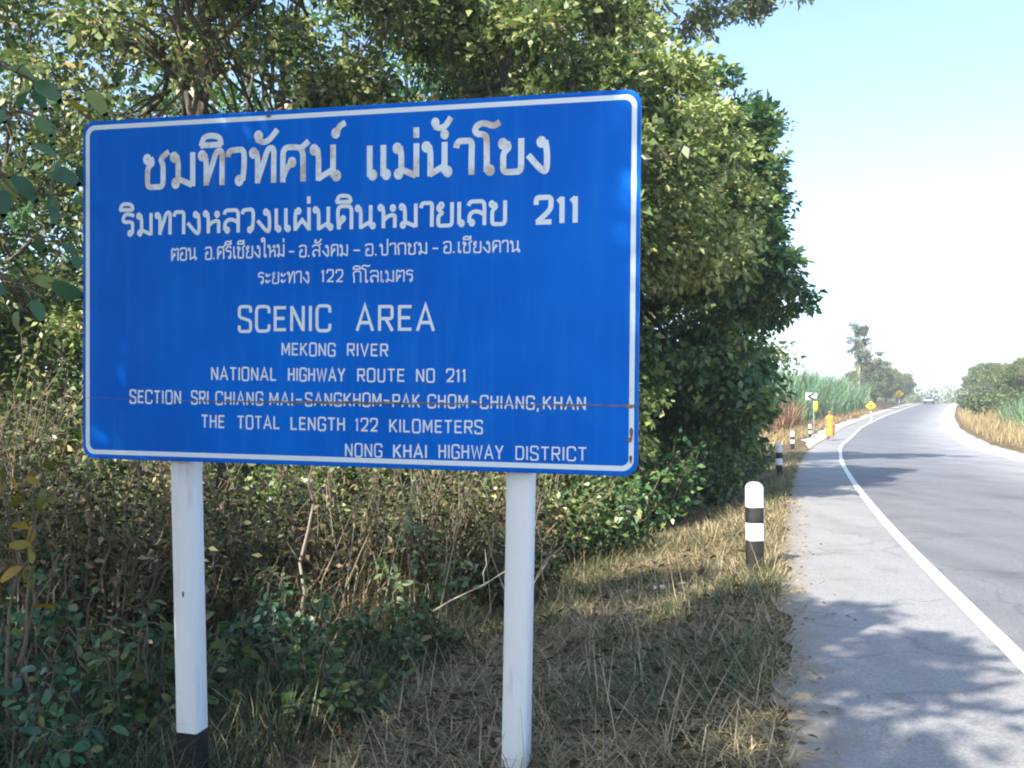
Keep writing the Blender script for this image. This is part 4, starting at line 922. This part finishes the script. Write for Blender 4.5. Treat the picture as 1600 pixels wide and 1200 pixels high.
# the car at the crest
MAT['car_paint'] = noise_mat('car_paint', [(.3, (.30,.36,.46)), (.7, (.36,.42,.52))], scale=2, rough=.25, spec=.6)
MAT['car_glass'] = noise_mat('car_glass', [(.3, (.02,.03,.04)), (.7, (.04,.05,.06))], scale=2, rough=.08, spec=.8)
MAT['tyre'] = noise_mat('tyre', [(.3, (.015,.015,.015)), (.7, (.03,.03,.03))], scale=8)
MAT['lamp'] = noise_mat('lamp', [(.3, (.75,.76,.78)), (.7, (.85,.85,.85))], scale=3, rough=.15)
cy = 206.; cx_ = float(line_x(cy)) + 1.9; car = empty('car', (cx_, cy, float(road_z(cy)) + .005), 'small pale blue-grey car coming over the crest of the road', 'car', rz=R(-24))
prof = [(-2.1, .35), (-2.15, .75), (-1.3, .92), (-.75, 1.42), (.75, 1.46), (1.6, .98), (2.1, .9), (2.15, .4)]
mb = MB(); n_ = len(prof)
def sec(w, ins): return [((w - (ins if z > 1.2 else 0)) , yv, z) for yv, z in prof]
Lf = [(-(.86 - (.16 if z > 1.2 else 0)), yv, z) for yv, z in prof]; Rf = [((.86 - (.16 if z > 1.2 else 0)), yv, z) for yv, z in prof]
mb.add(np.array(Lf + Rf), [[i, i+1, n_+i+1, n_+i] for i in range(n_-1)] + [[n_-1, 0, n_, 2*n_-1]] + [[0, 7, 6, 1], [1, 6, 5, 2], [2, 5, 4, 3]] + [[n_+1, n_+6, n_+7, n_], [n_+2, n_+5, n_+6, n_+1], [n_+3, n_+4, n_+5, n_+2]])
mb.build('body', MAT['car_paint'], car)
def quad(name, P, mat, parent): m_ = MB(); m_.add(P, [[0, 1, 2, 3]]); return m_.build(name, mat, parent)
quad('windscreen', [(-.76, -1.28, .98), (.76, -1.28, .98), (.64, -.84, 1.37), (-.64, -.84, 1.37)], MAT['car_glass'], car)
quad('rear_window', [(.76, 1.56, 1.05), (-.76, 1.56, 1.05), (-.64, .85, 1.43), (.64, .85, 1.43)], MAT['car_glass'], car)
for s in (-1, 1):
    P = [(s * .85, -1.05, 1.0), (s * .85, 1.35, 1.03), (s * .725, .72, 1.40), (s * .725, -.68, 1.38)]
    quad('side_window', P if s > 0 else P[::-1], MAT['car_glass'], car)
    mb = MB(); mb.box((s * .62, -2.16, .66), (.34, .06, .16)); mb.build('headlight', MAT['lamp'], car)
    for yv in (-1.35, 1.35):
        mb = MB(); mb.tube([(s * .70, yv, .31), (s * .90, yv, .31)], .31, 14); mb.build('wheel', MAT['tyre'], car)
mb = MB(); mb.box((0, -2.16, .46), (1.7, .08, .14)); mb.build('bumper', MAT['sign_black'], car)

# the walking person in a yellow robe
MAT['skin'] = noise_mat('skin', [(.3, (.30,.16,.09)), (.7, (.36,.20,.12))], scale=6, rough=.55)
def robe_mat():
    m, n, l, b = newmat('robe_cloth'); tc = n.new('ShaderNodeTexCoord')
    mp = n.new('ShaderNodeMapping'); mp.inputs['Scale'].default_value = (9, 9, 1.5); l.new(tc.outputs['Object'], mp.inputs[0])
    a = N(n, 'ShaderNodeTexNoise', Scale=1.2, Detail=3.0); l.new(mp.outputs[0], a.inputs['Vector'])
    rp = ramp(n, [(.3, (.42,.19,.03)), (.7, (.54,.27,.05))]); l.new(a.outputs[0], rp.inputs[0]); l.new(rp.outputs[0], b.inputs['Base Color'])
    bp = N(n, 'ShaderNodeBump', Strength=.7, Distance=.05); l.new(a.outputs[0], bp.inputs['Height']); l.new(bp.outputs[0], b.inputs['Normal'])
    b.inputs['Roughness'].default_value = .8; return m
MAT['robe'] = robe_mat()
ypn = 57.6; xpn = (1296 - 800) / 1550 * ypn
person = empty('person', (xpn, ypn, float(road_z(ypn)) + .004), 'person in a yellow-orange wrapped robe walking along the paved shoulder towards the camera', 'person', rz=R(-14))
# body: one skinned figure, facing -y, mid-stride
J = {'pel': (0, 0, .92, .135), 'wst': (0, .0, 1.08, .125), 'chs': (0, -.01, 1.28, .15), 'nkb': (0, 0, 1.44, .075), 'nck': (0, -.01, 1.50, .055), 'hd1': (0, -.02, 1.57, .085), 'hd2': (0, -.02, 1.66, .088), 'hd3': (0, -.01, 1.72, .055),
     'hipL': (.09, 0, .88, .10), 'knL': (.10, -.18, .50, .065), 'anL': (.10, -.20, .09, .042), 'toL': (.11, -.36, .035, .035),
     'hipR': (-.09, 0, .88, .10), 'knR': (-.10, .05, .48, .065), 'anR': (-.10, .27, .13, .042), 'toR': (-.11, .14, .035, .035),
     'shL': (.19, 0, 1.40, .062), 'elL': (.25, .02, 1.12, .045), 'wrL': (.20, -.17, .97, .032), 'haL': (.17, -.25, .95, .036),
     'shR': (-.19, 0, 1.40, .062), 'elR': (-.25, .05, 1.12, .045), 'wrR': (-.22, -.10, .92, .032), 'haR': (-.20, -.17, .86, .036)}
for sd_, s in (('L', 1), ('R', -1)):
    h = np.array(J['ha' + sd_][:3])
    for i, (dx, dz, ln) in enumerate([(-.03, .0, .075), (-.012, -.004, .085), (.008, -.006, .08), (.026, -.004, .062)]):
        J[f'f{i}{sd_}'] = (h[0] + dx * s, h[1] - .035, h[2] - .03 + dz, .009); J[f'g{i}{sd_}'] = (h[0] + dx * s, h[1] - .035 - ln * .45, h[2] - .03 - ln * .6, .008)
    J['t' + sd_] = (h[0] - .05 * s, h[1] - .03, h[2] - .005, .010); J['u' + sd_] = (h[0] - .06 * s, h[1] - .065, h[2] - .03, .009)
ED = [('pel','wst'),('wst','chs'),('chs','nkb'),('nkb','nck'),('nck','hd1'),('hd1','hd2'),('hd2','hd3')]
for s in 'LR':
    ED += [('pel','hip'+s),('hip'+s,'kn'+s),('kn'+s,'an'+s),('an'+s,'to'+s),('chs','sh'+s),('sh'+s,'el'+s),('el'+s,'wr'+s),('wr'+s,'ha'+s),('ha'+s,'t'+s),('t'+s,'u'+s)]
    for i in range(4): ED += [('ha'+s, f'f{i}{s}'), (f'f{i}{s}', f'g{i}{s}')]
names = list(J); me = bpy.data.meshes.new('body'); me.from_pydata([J[k][:3] for k in names], [(names.index(a), names.index(b)) for a, b in ED], [])
body = bpy.data.objects.new('body', me); COL.objects.link(body); body.parent = person
sk = body.modifiers.new('skin', 'SKIN'); sv = me.skin_vertices[0].data
for i, k in enumerate(names): sv[i].radius = (J[k][3], J[k][3]); sv[i].use_root = (k == 'pel')
sk.use_smooth_shade = True; ssf = body.modifiers.new('sub', 'SUBSURF'); ssf.levels = 1; ssf.render_levels = 2
me.materials.append(MAT['skin'])
# face: nose, ears, eyes, mouth, joined in one mesh per part
mb = MB()
mb.add([(-.018, -.098, 1.615), (.018, -.098, 1.615), (0, -.128, 1.62), (0, -.10, 1.665)], None, [[0, 1, 2], [1, 3, 2], [3, 0, 2]])
mb.build('nose', MAT['skin'], person)
for s in (-1, 1):
    mb = MB(); mb.lathe([(.002, -.035), (.02, -.02), (.026, .01), (.015, .035), (.001, .04)], (s * .09, .0, 1.63), 8); mb.build('ear', MAT['skin'], person)
    mb = MB(); mb.lathe([(.001, -.011), (.010, -.006), (.012, 0), (.010, .006), (.001, .011)], (s * .034, -.099, 1.655), 8); mb.build('eye', MAT['sign_black'], person)
mb = MB(); mb.box((0, -.100, 1.585), (.05, .012, .010)); mb.build('mouth', MAT['twig'], person)
# robe: wrapped cloth from the left shoulder to the shins with folds
def robe_sheet(levels, nseg, fold):
    mb = MB(); V = []
    for (z, cx2, cy2, rx, ry, f) in levels:
        for j in range(nseg):
            a = 2 * math.pi * j / nseg
            w = 1 + f * math.sin(a * 7 + z * 5) + f * .6 * math.sin(a * 13 - z * 9)
            V.append((cx2 + rx * w * math.cos(a), cy2 + ry * w * math.sin(a), z + .02 * math.sin(a * 3) * (f > .03)))
    q = [[i*nseg+j, i*nseg+(j+1) % nseg, (i+1)*nseg+(j+1) % nseg, (i+1)*nseg+j] for i in range(len(levels)-1) for j in range(nseg)]
    mb.add(V, q); return mb
robe_sheet([(.26, 0, .02, .235, .30, .07), (.45, 0, -.01, .225, .26, .06), (.65, 0, -.02, .22, .22, .05), (.85, 0, -.01, .215, .19, .035), (.97, 0, 0, .205, .175, .03), (1.08, 0, 0, .195, .165, .02)], 48, .05).build('under_robe', MAT['robe'], person, smooth=True)
robe_sheet([(.52, .05, .02, .235, .25, .08), (.80, .04, .01, .225, .22, .07), (1.0, .03, 0, .21, .20, .05), (1.15, .02, -.01, .205, .19, .045), (1.3, .02, -.01, .225, .185, .035), (1.40, .02, 0, .225, .15, .025), (1.455, .01, 0, .14, .105, .01), (1.475, .0, 0, .085, .075, .0)], 48, .05).build('outer_robe', MAT['robe'], person, smooth=True)
# a scrap of litter on the verge
mb = MB(); rng = np.random.default_rng(3); gx, gy = np.meshgrid(np.linspace(-.09, .09, 6), np.linspace(-.05, .05, 5))
zz = .03 + .022 * np.sin(gx * 60 + gy * 30) + .015 * rng.random(gx.shape)
mb.add(np.stack([gx, gy, zz], -1).reshape(-1, 3), [[i*6+j, i*6+j+1, (i+1)*6+j+1, (i+1)*6+j] for i in range(4) for j in range(5)])
tag(mb.build('litter', MAT['sign_face'], loc=at(1.55, 10.3)), 'crumpled pale scrap of litter lying on the grass left of the nearest guide post', 'litter')

# ------------------------------------------------------------------ the air
mb = MB(); mb.box((0, 0, 0), (4400, 1480, 36))
hz = mb.build('haze', [], loc=(0, 0, 0)); hz.location = (0, 640, 13); hz.display_type = 'WIRE'
hm = bpy.data.materials.new('haze'); hm.use_nodes = True; hn = hm.node_tree.nodes; hn.remove(hn['Principled BSDF'])
pv = hn.new('ShaderNodeVolumePrincipled'); pv.inputs['Color'].default_value = (.93, .96, 1.0, 1); pv.inputs['Density'].default_value = .0011; pv.inputs['Anisotropy'].default_value = .3
hm.node_tree.links.new(pv.outputs[0], hn['Material Output'].inputs['Volume']); hz.data.materials.append(hm)
tag(hz, kind='stuff')
